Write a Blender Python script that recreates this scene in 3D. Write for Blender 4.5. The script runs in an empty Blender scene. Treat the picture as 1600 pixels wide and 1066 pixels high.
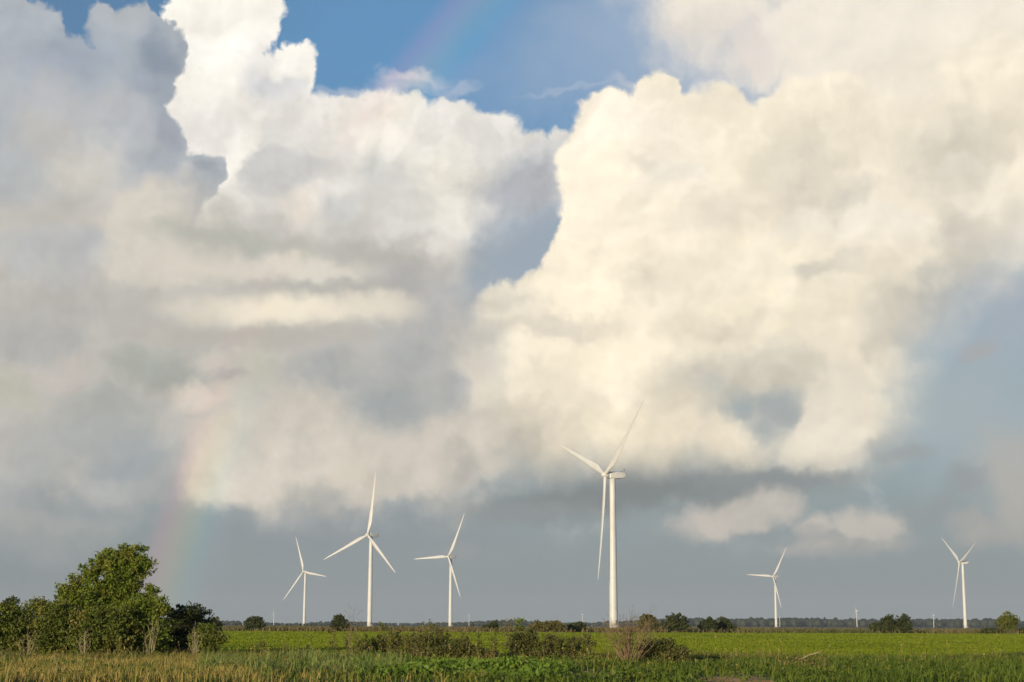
import bpy, bmesh, math, random
import numpy as np
from mathutils import Vector, Matrix, Euler

# ------------------------------------------------------------------ camera
F_PX = 2465.0                    # focal length in photograph pixels (1600 wide)
CAM_H = 1.7
PITCH = math.atan((977 - 533) / F_PX)
ROLL = math.radians(0.20)
SUN_EL, SUN_AZ = math.radians(7.25), math.radians(180 + 28.75)   # azimuth clockwise from +Y (view direction)
TO_SUN = Vector((math.sin(SUN_AZ) * math.cos(SUN_EL), math.cos(SUN_AZ) * math.cos(SUN_EL), math.sin(SUN_EL)))

sc = bpy.context.scene
COL = sc.collection
cam_d = bpy.data.cameras.new('camera')
cam = bpy.data.objects.new('camera', cam_d)
COL.objects.link(cam)
cam_d.sensor_width = 36.0
cam_d.lens = 36.0 * F_PX / 1600.0
cam_d.clip_start = 0.5
cam_d.clip_end = 60000
CAM_M = Matrix.Translation((0, 0, CAM_H)) @ (Matrix.Rotation(math.pi / 2 + PITCH, 4, 'X') @ Matrix.Rotation(ROLL, 4, 'Z'))
cam.matrix_world = CAM_M
sc.camera = cam
CAM_R = CAM_M.to_3x3()


def ray(x, y):
    """unit world direction through a point of the photograph (1600 x 1066)"""
    return (CAM_R @ Vector((x - 800.0, 533.0 - y, -F_PX))).normalized()


def at(x, d, z=0.0):
    """ground position at distance d in the direction of photograph column x (near the horizon)"""
    v = ray(x, 975)
    k = d / v.y
    return Vector((v.x * k, d, z))


def lin(c):
    """display colour 0-255 -> linear"""
    r = []
    for v in c:
        v = v / 255.0
        r.append(v / 12.92 if v <= 0.04045 else ((v + 0.055) / 1.055) ** 2.4)
    return tuple(r)


# ------------------------------------------------------------------ render settings
sc.render.engine = 'CYCLES'
cy = sc.cycles
cy.use_adaptive_sampling = True
cy.adaptive_threshold = 0.01
cy.adaptive_min_samples = 12
cy.use_denoising = True
cy.max_bounces = 6
cy.diffuse_bounces = 3
cy.glossy_bounces = 2
cy.transmission_bounces = 4
cy.transparent_max_bounces = 8
cy.volume_bounces = 0
sc.view_settings.view_transform = 'Standard'
sc.view_settings.look = 'None'
sc.view_settings.gamma = 1.0
sc.view_settings.exposure = 0.0
sc.view_settings.use_curve_mapping = False

# ------------------------------------------------------------------ world: sky, clouds, rainbow
world = bpy.data.worlds.new('World')
sc.world = world
world.use_nodes = True
NT = world.node_tree
NT.nodes.clear()
world.cycles.sampling_method = 'MANUAL'
world.cycles.sample_map_resolution = 512


class S:
    """a scalar or vector socket with arithmetic"""
    def __init__(self, sock): self.s = sock
    def __add__(self, o): return m('ADD', self, o)
    def __radd__(self, o): return m('ADD', self, o)
    def __sub__(self, o): return m('SUBTRACT', self, o)
    def __rsub__(self, o): return m('SUBTRACT', o, self)
    def __mul__(self, o): return m('MULTIPLY', self, o)
    def __rmul__(self, o): return m('MULTIPLY', self, o)
    def __truediv__(self, o): return m('DIVIDE', self, o)


def _set(inp, v):
    if isinstance(v, S): NT.links.new(v.s, inp)
    else: inp.default_value = v


def m(op, a, b=None, c=None, clamp=False):
    n = NT.nodes.new('ShaderNodeMath'); n.operation = op; n.use_clamp = clamp
    _set(n.inputs[0], a)
    if b is not None: _set(n.inputs[1], b)
    if c is not None: _set(n.inputs[2], c)
    return S(n.outputs[0])


def vm(op, a, b=None, scale=None):
    n = NT.nodes.new('ShaderNodeVectorMath'); n.operation = op
    _set(n.inputs[0], a)
    if b is not None: _set(n.inputs[1], b)
    if scale is not None: _set(n.inputs['Scale'], scale)
    return S(n.outputs['Value'] if op in ('LENGTH', 'DOT_PRODUCT', 'DISTANCE') else n.outputs['Vector'])


def smooth(v, a, b, lo=0.0, hi=1.0):
    n = NT.nodes.new('ShaderNodeMapRange'); n.interpolation_type = 'SMOOTHSTEP'
    _set(n.inputs['Value'], v)
    _set(n.inputs['From Min'], a); _set(n.inputs['From Max'], b)
    n.inputs['To Min'].default_value = lo; n.inputs['To Max'].default_value = hi
    return S(n.outputs[0])


def mix(f, a, b, mode='MIX'):
    n = NT.nodes.new('ShaderNodeMix'); n.data_type = 'RGBA'; n.blend_type = mode
    _set(n.inputs[0], f)
    for i, v in ((6, a), (7, b)):
        _set(n.inputs[i], v if isinstance(v, S) else (*v, 1.0))
    return S(n.outputs[2])


def noise(vec, scale, detail=4, rough=0.5, lac=2.0, dist=0.0, color=False):
    n = NT.nodes.new('ShaderNodeTexNoise'); n.noise_dimensions = '3D'; n.normalize = True
    _set(n.inputs['Vector'], vec)
    n.inputs['Scale'].default_value = scale; n.inputs['Detail'].default_value = detail
    n.inputs['Roughness'].default_value = rough; n.inputs['Lacunarity'].default_value = lac
    n.inputs['Distortion'].default_value = dist
    return S(n.outputs['Color' if color else 'Fac'])


def voro(vec, scale, detail=3, rough=0.5, feature='F1'):
    n = NT.nodes.new('ShaderNodeTexVoronoi'); n.voronoi_dimensions = '2D'; n.feature = feature; n.normalize = True
    if feature == 'SMOOTH_F1': n.inputs['Smoothness'].default_value = 0.35
    _set(n.inputs['Vector'], vec)
    n.inputs['Scale'].default_value = scale; n.inputs['Detail'].default_value = detail
    n.inputs['Roughness'].default_value = rough; n.inputs['Lacunarity'].default_value = 2.1
    return S(n.outputs['Distance'])


UNIT = 100.0        # one sky unit = 100 photograph pixels = 2.32 degrees
KSKY = F_PX / UNIT
geo = NT.nodes.new('ShaderNodeTexCoord')
D = S(geo.outputs['Generated'])
sep = NT.nodes.new('ShaderNodeSeparateXYZ'); NT.links.new(D.s, sep.inputs[0])
dx, dy, dz = (S(sep.outputs[i]) for i in range(3))
az = m('ARCTAN2', dx, dy)
el = m('ARCSINE', dz)
cmb = NT.nodes.new('ShaderNodeCombineXYZ')
_set(cmb.inputs[0], az * KSKY); _set(cmb.inputs[1], el * KSKY)
elp = el * KSKY                              # elevation in sky units (0 = horizon)
P0 = S(cmb.outputs[0])                       # angular position in the sky
Q = vm('SCALE', D, scale=KSKY)               # the same scale, without a seam, for noise


def sky_pt(x, y):
    v = ray(x, y)
    return (math.atan2(v.x, v.y) * KSKY, math.asin(v.z) * KSKY, 0.0)


# turbulence that bends every cloud outline
t_big = vm('SUBTRACT', noise(Q, 0.75, 3, 0.5, color=True), (0.5, 0.5, 0.5))
t_med = vm('SUBTRACT', noise(Q, 2.6, 5, 0.56, color=True), (0.5, 0.5, 0.5))
Psoft = vm('ADD', P0, vm('ADD', vm('SCALE', t_big, scale=1.15), vm('SCALE', t_med, scale=0.62)))
Pedge = vm('ADD', P0, vm('ADD', vm('SCALE', t_big, scale=0.22), vm('SCALE', t_med, scale=0.30)))
Pstr = vm('ADD', P0, vm('ADD', vm('SCALE', t_big, scale=0.45), vm('SCALE', t_med, scale=0.46)))
sepw = NT.nodes.new('ShaderNodeSeparateXYZ'); NT.links.new(Pedge.s, sepw.inputs[0])
azw, elw = S(sepw.outputs[0]), S(sepw.outputs[1])   # turbulent azimuth and elevation
# billows: cauliflower lobes at several sizes, and the same a little nearer the sun for their shading
Qw = vm('ADD', Q, vm('SCALE', t_med, scale=0.55))
Pw = vm('ADD', P0, vm('SCALE', t_med, scale=0.55))
LOFF = Vector((-0.62, 0.78, 0.0)) * 0.16
billow = voro(Pw, 1.05, 4.0, 0.58)             # 0 on lobe centres, towards 1 in creases
Qr = vm('ADD', P0, vm('ADD', vm('SCALE', t_big, scale=1.2), vm('SCALE', t_med, scale=0.9)))
r0 = voro(Qr, 0.85, 1.0, 0.45, 'SMOOTH_F1')
r1 = voro(vm('ADD', Qr, tuple(LOFF * 2.0)), 0.85, 1.0, 0.45, 'SMOOTH_F1')
# crisp lobes inside the cumulus, from large heads to small knobs
Pl = vm('ADD', P0, vm('ADD', vm('SCALE', t_big, scale=0.7), vm('SCALE', t_med, scale=0.34)))
l0 = voro(Pl, 0.62, 3.0, 0.52)
l1 = voro(vm('ADD', Pl, tuple(LOFF * 1.1)), 0.62, 3.0, 0.52)
lobes = l1 - l0
relief = r1 - r0                              # > 0 on the sides that face the sun
knob = voro(Pw, 3.4, 1.5, 0.5) - 0.4         # small knobs along crisp outlines
fine = noise(Qw, 1.7, 7, 0.6) - 0.5
broad = noise(vm('ADD', Q, vm('SCALE', t_big, scale=1.5)), 0.5, 5, 0.55) - 0.5
streak = noise(vm('MULTIPLY', Psoft, (0.55, 2.6, 1.0)), 0.8, 5, 0.55) - 0.5


def ellipse(P, x, y, rx, ry=None, rot=0.0):
    """normalised distance to a lobe (1 on its outline)"""
    ry = rx if ry is None else ry
    if not rot:
        c = sky_pt(x, y)
        n = NT.nodes.new('ShaderNodeVectorMath'); n.operation = 'MULTIPLY_ADD'
        _set(n.inputs[0], P); n.inputs[1].default_value = (UNIT / rx, UNIT / ry, 0.0)
        n.inputs[2].default_value = (-c[0] * UNIT / rx, -c[1] * UNIT / ry, 0.0)
        return vm('LENGTH', S(n.outputs['Vector']))
    v = vm('SUBTRACT', P, sky_pt(x, y))
    if rot:
        n = NT.nodes.new('ShaderNodeVectorRotate'); n.rotation_type = 'Z_AXIS'
        _set(n.inputs['Vector'], v); n.inputs['Angle'].default_value = -math.radians(rot)
        v = S(n.outputs[0])
    return vm('LENGTH', vm('MULTIPLY', v, (UNIT / rx, UNIT / ry, 0.0)))


def daubs(col, P, items):
    for it in items:
        x, y, rx, ry, c = it[:5]
        op = it[5] if len(it) > 5 else 0.85
        rot = it[6] if len(it) > 6 else 0.0
        e = ellipse(P, x, y, rx, ry, rot)
        col = mix(smooth(e, 1.45, 0.15, 0.0, op), col, lin(c))
    return col


def cloud_alpha(lobes, soft_in, soft_out, bump, P=None, vary=None, vary_px=50):
    """outline of a cumulus: union of lobes, roughened by the billows"""
    P = P or Pedge
    sd = None
    for lb in lobes:
        r = lb[2] if len(lb) == 3 else min(lb[2], lb[3])
        d = (ellipse(P, *lb) - 1.0) * (r / UNIT)
        sd = d if sd is None else m('SMOOTH_MIN', sd, d, 0.12)
    sd = sd + (billow - 0.42) * bump
    if soft_out < 6: sd = sd + knob * 0.15
    if vary is not None:
        so, si = soft_out / UNIT + vary * (vary_px / UNIT), -soft_in / UNIT - vary * (vary_px / UNIT)
        return smooth(sd, so, si), sd
    return smooth(sd, soft_out / UNIT, -soft_in / UNIT), sd


def shade(col, k_rel, k_fine, k_crease=0.0, k_lobe=0.0):
    """sun side and lee side of the billows"""
    f = 1.0 + relief * k_rel + fine * k_fine
    if k_lobe: f = f + lobes * k_lobe
    if k_crease: f = f - (billow - 0.4) * k_crease
    return mix(1.0, col, S(_rgb(f)), 'MULTIPLY')


def head(col, lobes_, c, y_top, y_fade, op=0.9):
    """a rounded cloud head in front of the mass: crisp on top, merging into it below"""
    a_, _ = cloud_alpha(lobes_, 9, 4, 0.30)
    f0, f1 = sky_pt(800, y_fade)[1], sky_pt(800, y_top)[1]
    return mix(a_ * smooth(elw, f0, f1, 0.0, op), col, shade(mix(0.0, lin(c), (1, 1, 1)), 0.18, 0.12, 0.04, 0.35))


def _rgb(f):
    n = NT.nodes.new('ShaderNodeCombineColor')
    for i in range(3): _set(n.inputs[i], f)
    return n.outputs[0]


# --- clear sky, with the haze of the rain behind
nish = NT.nodes.new('ShaderNodeTexSky'); nish.sky_type = 'NISHITA'; nish.sun_disc = False
nish.sun_elevation = SUN_EL; nish.sun_rotation = SUN_AZ
nish.air_density = 1.0; nish.dust_density = 0.3; nish.ozone_density = 3.0
SKY_STRENGTH = 0.15
blue = mix(1.0, S(nish.outputs[0]), (SKY_STRENGTH,) * 3, 'MULTIPLY')
col = mix(smooth(elw, 8.0, 0.5, 0.05, 0.96), blue, lin((137, 146, 150)))
# the open sky goes on with broken cloud of the same kind beyond the frame
open_cov = smooth(broad + fine * 0.5, 0.02, 0.22, 0.0, 0.9)
clear = smooth(ellipse(Psoft, 720, 60, 420, 210), 1.3, 0.7)
clear = m('MAXIMUM', clear, smooth(ellipse(Psoft, 1540, 620, 190, 190), 1.3, 0.7))
open_col = shade(mix(smooth(broad, -0.1, 0.2), lin((176, 180, 186)), lin((236, 228, 214))), 0.5, 0.3)
col = mix(open_cov * smooth(elw, 0.8, 3.0) * (1.0 - clear), col, open_col)
col = daubs(col, Psoft, [
    (620, 50, 300, 150, (101, 150, 193), 0.8), (980, 70, 190, 120, (160, 178, 200), 0.75), (1130, 110, 120, 70, (178, 188, 200), 0.8), (800, 130, 140, 60, (136, 163, 194), 0.5),
    (1560, 480, 130, 110, (166, 175, 184), 0.9), (1500, 640, 170, 110, (166, 177, 181), 0.9), (1590, 740, 70, 60, (182, 178, 170), 0.7),
    (815, 385, 170, 150, (157, 169, 181), 0.98), (1215, 650, 110, 80, (160, 167, 168), 1.0), (30, 370, 60, 60, (165, 178, 192), 0.7)])
wisp = daubs(col, Psoft, [(640, 122, 60, 14, (205, 205, 212), 0.8), (580, 138, 110, 10, (190, 198, 210), 0.7), (720, 140, 40, 10, (178, 190, 206), 0.6),
                          (1060, 128, 120, 13, (214, 213, 213), 0.8), (880, 134, 60, 6, (170, 184, 204), 0.5)])
col = wisp

# --- the white tower behind
a, sd = cloud_alpha([(325, 45, 68), (395, 35, 44), (422, 12, 24), (330, 110, 85), (458, 98, 33), (420, 150, 62), (300, 180, 60), (360, 240, 110)], 7, 3, 0.42)
c = daubs(mix(0.0, lin((252, 247, 236)), (1, 1, 1)), Psoft, [
    (400, 90, 40, 50, (240, 236, 230), 0.8), (430, 130, 50, 30, (214, 214, 216), 0.9), (320, 75, 60, 30, (255, 252, 243)), (460, 90, 28, 24, (254, 249, 240), 0.9),
    (375, 180, 90, 40, (228, 222, 214), 0.8), (300, 160, 60, 40, (247, 243, 233), 0.8), (320, 210, 70, 40, (226, 222, 216))])
c = shade(c, 0.20, 0.14, 0.12, 0.60)
col = mix(a, col, c)

# --- the middle cumulus
a, sd = cloud_alpha([(610, 235, 92), (545, 225, 72), (480, 230, 75), (705, 235, 72), (765, 245, 66), (820, 275, 66), (880, 270, 62), (650, 330, 130), (500, 350, 150), (760, 300, 80)], 11, 4, 0.45, vary=smooth(elw, sky_pt(800, 270)[1], sky_pt(800, 380)[1]), vary_px=42)
c = daubs(mix(0.0, lin((230, 226, 218)), (1, 1, 1)), Psoft, [
    (590, 195, 110, 50, (243, 235, 224), 0.9), (430, 215, 70, 40, (226, 222, 216)), (700, 215, 60, 45, (232, 228, 220)), (700, 275, 60, 70, (240, 234, 220)),
    (690, 340, 60, 50, (232, 227, 216)), (590, 285, 70, 50, (208, 207, 202)), (430, 265, 60, 40, (204, 203, 200), 0.9), (490, 265, 40, 25, (206, 204, 200), 0.8),
    (455, 315, 40, 30, (232, 222, 208)), (520, 335, 40, 25, (200, 200, 200)), (800, 230, 60, 40, (222, 220, 214), 0.8), (830, 270, 60, 45, (190, 192, 196), 0.9),
    (860, 230, 50, 22, (212, 211, 208), 0.8), (790, 300, 70, 60, (180, 182, 187), 0.95), (840, 320, 70, 60, (172, 175, 180), 0.95), (745, 315, 30, 20, (226, 222, 214), 0.7),
    (820, 400, 90, 80, (155, 167, 178), 1.0), (775, 420, 60, 60, (163, 170, 177), 0.95), (850, 280, 50, 40, (178, 180, 184), 0.9)])
c = shade(c, 0.26, 0.26, 0.12, 0.78)
c = head(c, [(428, 268, 42), (480, 278, 34)], (204, 203, 201), 228, 300, 0.9)
c = head(c, [(600, 330, 50), (650, 350, 50)], (214, 211, 204), 285, 370, 0.6)
col = mix(a, col, c)

# --- the grey cloud in shade on the left, its edge sharp against the tower
a, sd = cloud_alpha([(170, 42, 32), (207, 70, 58), (246, 82, 44), (215, 135, 58), (10, 36, 48), (-20, 120, 130), (96, 150, 84), (232, 210, 46),
                     (238, 250, 48), (318, 276, 34), (150, 220, 115), (270, 300, 48), (100, 330, 190)], 6, 2, 0.42)
c = daubs(mix(0.0, lin((178, 183, 188)), (1, 1, 1)), Psoft, [
    (250, 80, 45, 60, (142, 153, 168), 0.95), (230, 150, 50, 50, (148, 158, 171), 0.9), (170, 60, 50, 40, (168, 177, 187), 0.8), (20, 40, 70, 60, (176, 183, 190), 0.8),
    (110, 100, 70, 50, (160, 170, 183), 0.9), (70, 130, 60, 40, (172, 178, 188), 0.8), (180, 120, 60, 40, (172, 180, 189), 0.8), (120, 180, 90, 50, (192, 192, 192), 0.8), (262, 215, 28, 42, (160, 165, 176), 0.9),
    (190, 200, 60, 40, (180, 183, 187), 0.8), (325, 268, 34, 20, (158, 165, 173), 0.9), (310, 300, 24, 24, (170, 175, 181), 0.9), (300, 275, 18, 20, (204, 203, 200), 0.7), (80, 220, 70, 40, (196, 193, 188), 0.8), (160, 235, 40, 35, (210, 208, 204)),
    (120, 270, 70, 50, (212, 207, 196), 0.9), (20, 260, 50, 50, (184, 188, 188), 0.8), (40, 320, 50, 40, (172, 181, 190), 0.9), (235, 310, 70, 35, (226, 217, 203), 0.9)])
c = shade(c, 0.14, 0.14, 0.06, 0.42)
col = mix(a, col, c)

# --- the broad soft mass below them
a, sd = cloud_alpha([(250, 480, 420, 170), (480, 600, 300, 190), (470, 700, 210, 105), (60, 560, 300, 260), (560, 480, 190, 130), (640, 640, 190, 150), (720, 600, 110, 150)], 60, 45, 0.5, Psoft)
c = daubs(mix(0.0, lin((194, 190, 182)), (1, 1, 1)), Psoft, [
    (60, 400, 80, 40, (186, 188, 188)), (230, 350, 100, 50, (220, 212, 198)), (140, 390, 40, 30, (188, 189, 190)), (250, 412, 80, 30, (217, 210, 197)), (460, 405, 110, 30, (220, 213, 199)),
    (150, 470, 120, 45, (184, 181, 176)), (60, 535, 90, 50, (176, 176, 174)), (400, 528, 160, 20, (189, 183, 174), 0.9), (250, 580, 90, 40, (169, 172, 164), 0.95), (330, 572, 26, 16, (206, 199, 188)),
    (100, 590, 70, 35, (197, 190, 181)), (310, 622, 50, 20, (219, 206, 192), 0.85), (410, 580, 70, 40, (196, 191, 178)), (510, 588, 70, 36, (170, 172, 170), 0.9), (490, 655, 100, 50, (213, 204, 189)),
    (20, 620, 40, 50, (190, 187, 173)), (170, 650, 90, 40, (172, 174, 170)), (650, 352, 60, 40, (214, 211, 204)), (665, 405, 45, 20, (226, 220, 209)), (640, 445, 70, 34, (178, 176, 174), 0.9),
    (700, 500, 70, 50, (182, 180, 177)), (640, 560, 60, 50, (172, 174, 173), 0.9), (600, 635, 80, 45, (163, 168, 168), 0.95), (690, 590, 30, 50, (190, 187, 181), 0.7), (745, 590, 34, 60, (214, 206, 192), 0.8), (700, 620, 36, 50, (170, 172, 172), 0.7),
    (430, 740, 90, 45, (214, 205, 190)), (560, 745, 70, 40, (210, 200, 184)), (360, 690, 50, 50, (208, 200, 186)), (690, 700, 80, 40, (206, 197, 183)), (510, 785, 60, 24, (172, 171, 164)), (640, 760, 60, 30, (196, 188, 176)),
    (100, 700, 90, 40, (175, 177, 174)), (210, 720, 70, 50, (156, 163, 166), 0.9), (60, 745, 60, 30, (176, 178, 175)), (110, 790, 180, 30, (154, 160, 162), 0.9)])
c = shade(c, 0.18, 0.30, 0.03, 0.34)
c = mix(m('ABSOLUTE', streak) * 0.30, c, lin((180, 178, 172)))
c = daubs(c, Pstr, [(330, 418, 130, 24, (220, 212, 198), 0.8), (500, 425, 90, 20, (224, 217, 203), 0.8), (370, 374, 165, 20, (184, 184, 174), 0.95, -3), (560, 396, 130, 24, (184, 181, 174), 0.9, -10), (480, 447, 150, 13, (186, 183, 175), 0.9, -2),
                    (450, 484, 170, 28, (245, 234, 212), 0.97), (590, 480, 70, 20, (230, 221, 203), 0.8), (400, 528, 190, 18, (188, 182, 173), 0.9), (330, 575, 30, 16, (208, 200, 190), 0.8), (355, 586, 34, 10, (174, 168, 166), 0.7)])
col = mix(a, col, c)

a, sd = cloud_alpha([(345, 745, 62, 54), (430, 738, 84, 62), (540, 742, 84, 62), (630, 725, 70, 56), (480, 690, 170, 60), (710, 705, 80, 52), (370, 690, 50, 50)], 22, 8, 0.40)
c = daubs(mix(0.0, lin((214, 205, 190)), (1, 1, 1)), Psoft, [(420, 745, 70, 40, (224, 215, 199)), (340, 760, 40, 36, (220, 212, 194)), (560, 740, 50, 40, (220, 210, 193)), (500, 780, 60, 30, (176, 174, 166), 0.9), (610, 770, 40, 30, (196, 189, 177), 0.8),
    (660, 700, 60, 40, (212, 203, 189)), (720, 730, 50, 34, (186, 181, 171), 0.8), (460, 700, 40, 40, (204, 197, 184), 0.7), (380, 700, 30, 40, (200, 196, 184), 0.7)])
c = shade(c, 0.16, 0.30, 0.05, 0.42)
col = mix(a * smooth(elw, sky_pt(800, 610)[1], sky_pt(800, 720)[1], 0.0, 0.92), col, c)

# --- upper right: soft bright cloud
a, sd = cloud_alpha([(1330, 20, 190, 90), (1500, 160, 300, 240), (1120, 15, 130, 60), (1190, 70, 80, 60), (1300, 200, 130, 130)], 40, 32, 0.55, Psoft)
c = daubs(mix(0.0, lin((241, 232, 217)), (1, 1, 1)), Psoft, [
    (1090, 40, 90, 40, (222, 215, 205)), (1170, 70, 60, 50, (224, 216, 208)), (1400, 110, 90, 60, (238, 229, 214)), (1500, 130, 110, 50, (225, 218, 205)), (1400, 160, 60, 60, (229, 218, 206), 0.7), (1570, 40, 90, 40, (243, 234, 219))])
c = shade(c, 0.12, 0.10, 0.03, 0.22)
col = mix(a, col, c)

# --- the great cumulus on the right: crisp towards the sun, soft towards its base and its lee
soft_where = m('MAXIMUM', smooth(elw, 5.6, 3.6), smooth(azw, 5.2, 6.6))
a, sd = cloud_alpha([(948, 192, 52), (1030, 165, 47), (1132, 160, 30), (1085, 205, 62), (955, 270, 84), (1000, 350, 130), (905, 420, 56), (850, 465, 46), (790, 482, 36), (900, 560, 130), (860, 640, 96), (1060, 500, 130), (1000, 650, 130),
                     (1150, 350, 180), (1300, 350, 220), (1450, 290, 165), (1560, 210, 150), (1330, 540, 92), (1395, 545, 34), (1320, 640, 72), (1270, 690, 66), (1150, 680, 80), (1000, 700, 60), (880, 690, 66), (1200, 500, 150)], 9, 3, 0.38, vary=soft_where, vary_px=55)
hole, _ = cloud_alpha([(1216, 640, 44, 34), (1190, 668, 28, 30), (1165, 640, 26, 22)], 24, 12, 0.5)
c = daubs(mix(0.0, lin((238, 229, 211)), (1, 1, 1)), Psoft, [
    (950, 210, 100, 80, (253, 244, 229), 0.9), (970, 320, 140, 110, (254, 244, 225), 0.95), (910, 430, 90, 80, (254, 243, 222), 0.9), (950, 560, 190, 120, (252, 241, 219), 0.95), (980, 680, 170, 60, (238, 227, 204), 0.9), (1040, 200, 60, 50, (246, 237, 222)),
    (1080, 340, 120, 70, (246, 236, 218), 0.8), (1030, 262, 60, 22, (226, 219, 206), 0.9), (1190, 395, 90, 60, (249, 239, 217), 0.9), (1230, 480, 140, 50, (246, 236, 213), 0.85), (1240, 250, 80, 60, (221, 214, 199), 0.95), (1270, 310, 90, 50, (220, 212, 198), 0.9),
    (1335, 318, 44, 30, (201, 196, 188), 0.95), (1280, 418, 56, 22, (203, 198, 187), 0.95), (1130, 345, 80, 36, (227, 218, 203), 0.9), (1050, 445, 90, 30, (226, 217, 200), 0.9), (1140, 510, 70, 30, (222, 213, 197), 0.85), (1000, 400, 60, 20, (238, 228, 208), 0.8),
    (1480, 240, 110, 80, (217, 210, 197), 0.9), (1420, 350, 100, 70, (238, 229, 213), 0.85), (1500, 340, 44, 60, (204, 198, 188), 0.85), (1540, 290, 60, 40, (234, 226, 212), 0.7), (1390, 130, 70, 50, (240, 232, 218), 0.8), (1570, 380, 80, 60, (198, 195, 188), 0.9),
    (1480, 440, 120, 36, (192, 189, 181), 0.95, 25), (1440, 490, 80, 40, (183, 182, 178), 0.95, 30), (1390, 510, 50, 60, (204, 198, 186), 0.85), (1370, 550, 26, 34, (188, 184, 176), 0.85), (1320, 590, 70, 100, (231, 221, 203), 0.85), (1405, 565, 36, 30, (224, 215, 199), 0.8),
    (1140, 595, 140, 60, (199, 194, 182), 0.97), (1200, 570, 90, 40, (203, 197, 185), 0.9), (1080, 640, 80, 36, (218, 209, 192), 0.8), (1310, 670, 70, 50, (236, 225, 205), 0.85), (1100, 700, 110, 36, (224, 213, 193), 0.85), (1380, 690, 50, 36, (186, 181, 171), 0.9),
    (890, 512, 120, 14, (226, 217, 201), 0.7), (830, 508, 90, 18, (206, 199, 187), 0.7), (800, 470, 50, 28, (212, 206, 195), 0.9), (850, 640, 70, 70, (222, 212, 195), 0.8), (840, 590, 30, 50, (238, 228, 208), 0.6), (800, 700, 60, 70, (192, 185, 173), 0.9), (860, 720, 60, 40, (214, 204, 186), 0.7)])
c = shade(c, 0.30, 0.16, 0.07, 0.44)
c = mix(1.0, c, (1.06, 1.045, 1.0), 'MULTIPLY')
c = head(c, [(1185, 450, 66), (1130, 480, 50)], (250, 240, 217), 400, 480)
c = head(c, [(1262, 370, 44), (1225, 390, 34)], (240, 231, 214), 335, 400, 0.85)
c = head(c, [(1365, 385, 62), (1420, 400, 60)], (242, 233, 217), 335, 430, 0.85)
c = head(c, [(1310, 500, 72), (1255, 510, 60)], (244, 234, 212), 432, 520, 0.9)
c = head(c, [(1505, 285, 40), (1545, 300, 36)], (236, 228, 214), 250, 320, 0.8)
c = head(c, [(1060, 300, 50), (1010, 320, 44)], (250, 241, 224), 262, 330, 0.7)
# underside turns to slate towards the flat base
under = smooth(ellipse(Pedge, 1060, 850, 560, 130), 1.25, 0.72)
c = mix(under, c, lin((150, 151, 146)))
a = a * (1.0 - hole * 0.85)
col = mix(a, col, c)
a, sd = cloud_alpha([(1318, 630, 66), (1300, 690, 62), (1258, 716, 40)], 16, 5, 0.34)
c = shade(daubs(mix(0.0, lin((233, 223, 204)), (1, 1, 1)), Psoft, [(1300, 670, 50, 40, (240, 230, 211)), (1350, 600, 40, 50, (224, 215, 198))]), 0.2, 0.16, 0.05, 0.3)
col = mix(a * smooth(azw, 5.75, 5.2, 0.0, 0.9) * smooth(elw, sky_pt(1200, 760)[1], sky_pt(1200, 665)[1]), col, c)

# --- low cloud and the slate band under the base
col = daubs(col, Pstr, [(980, 776, 290, 30, (126, 132, 130), 0.97, 3), (1230, 750, 130, 16, (138, 144, 144), 0.9, 3), (830, 796, 120, 18, (141, 146, 146), 0.8)])
col = daubs(col, Psoft, [
    (700, 830, 120, 40, (138, 146, 150), 0.7), (715, 850, 40, 26, (154, 156, 155), 0.7), (500, 830, 180, 40, (137, 145, 149), 0.8), (60, 850, 160, 40, (158, 162, 162), 0.6), (1515, 540, 36, 20, (170, 169, 168), 0.75),
    (1505, 758, 44, 20, (150, 153, 154), 0.75), (1410, 712, 40, 22, (153, 157, 157), 0.7), (1450, 800, 50, 26, (147, 151, 150), 0.7), (1535, 835, 50, 34, (176, 171, 163), 0.7), (1595, 800, 30, 60, (182, 176, 166), 0.6)])
low = [(1140, 812, 84, 26, 8), (1210, 790, 44, 22), (1275, 826, 26, 18), (1330, 820, 26, 22), (1370, 822, 34, 24), (1310, 852, 66, 10)]
a, sd = cloud_alpha(low, 14, 10, 0.30)
c = daubs(mix(0.0, lin((197, 189, 177)), (1, 1, 1)), Psoft, [(1120, 812, 60, 20, (204, 193, 181)), (1330, 860, 90, 20, (166, 164, 158), 0.9), (1275, 820, 24, 14, (206, 196, 183)), (1200, 840, 70, 14, (160, 160, 156), 0.9)])
col = mix(a * 0.85, col, shade(c, 0.22, 0.15, 0.05))
col = mix(smooth(elw, 1.6, 0.1, 0.0, 0.75), col, lin((137, 145, 146)))
col = mix(1.0, col, S(_rgb(1.0 + fine * 0.05)), 'MULTIPLY')

# --- rainbow: 42 degrees about the point opposite the sun
ang = m('MULTIPLY', m('ARCCOSINE', vm('DOT_PRODUCT', D, tuple(-TO_SUN))), 180 / math.pi)
ramp = NT.nodes.new('ShaderNodeValToRGB')
_set(ramp.inputs[0], smooth(ang, 39.9, 42.9)); 
_n = ramp.inputs[0].links[0].from_node; _n.interpolation_type = 'LINEAR'
els = ramp.color_ramp.elements
stops = [(0.0, (0.014, 0.014, 0.018)), (0.18, (0.02, 0.022, 0.036)), (0.36, (0.008, 0.050, 0.052)), (0.52, (0.055, 0.062, 0.018)), (0.66, (0.10, 0.055, 0.010)), (0.82, (0.095, 0.014, 0.024)), (1.0, (0.0, 0.0, 0.0))]
els[0].position, els[0].color = stops[0][0], (*stops[0][1], 1)
els[1].position, els[1].color = stops[-1][0], (*stops[-1][1], 1)
for p, c_ in stops[1:-1]:
    e = els.new(p); e.color = (*c_, 1)
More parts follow.
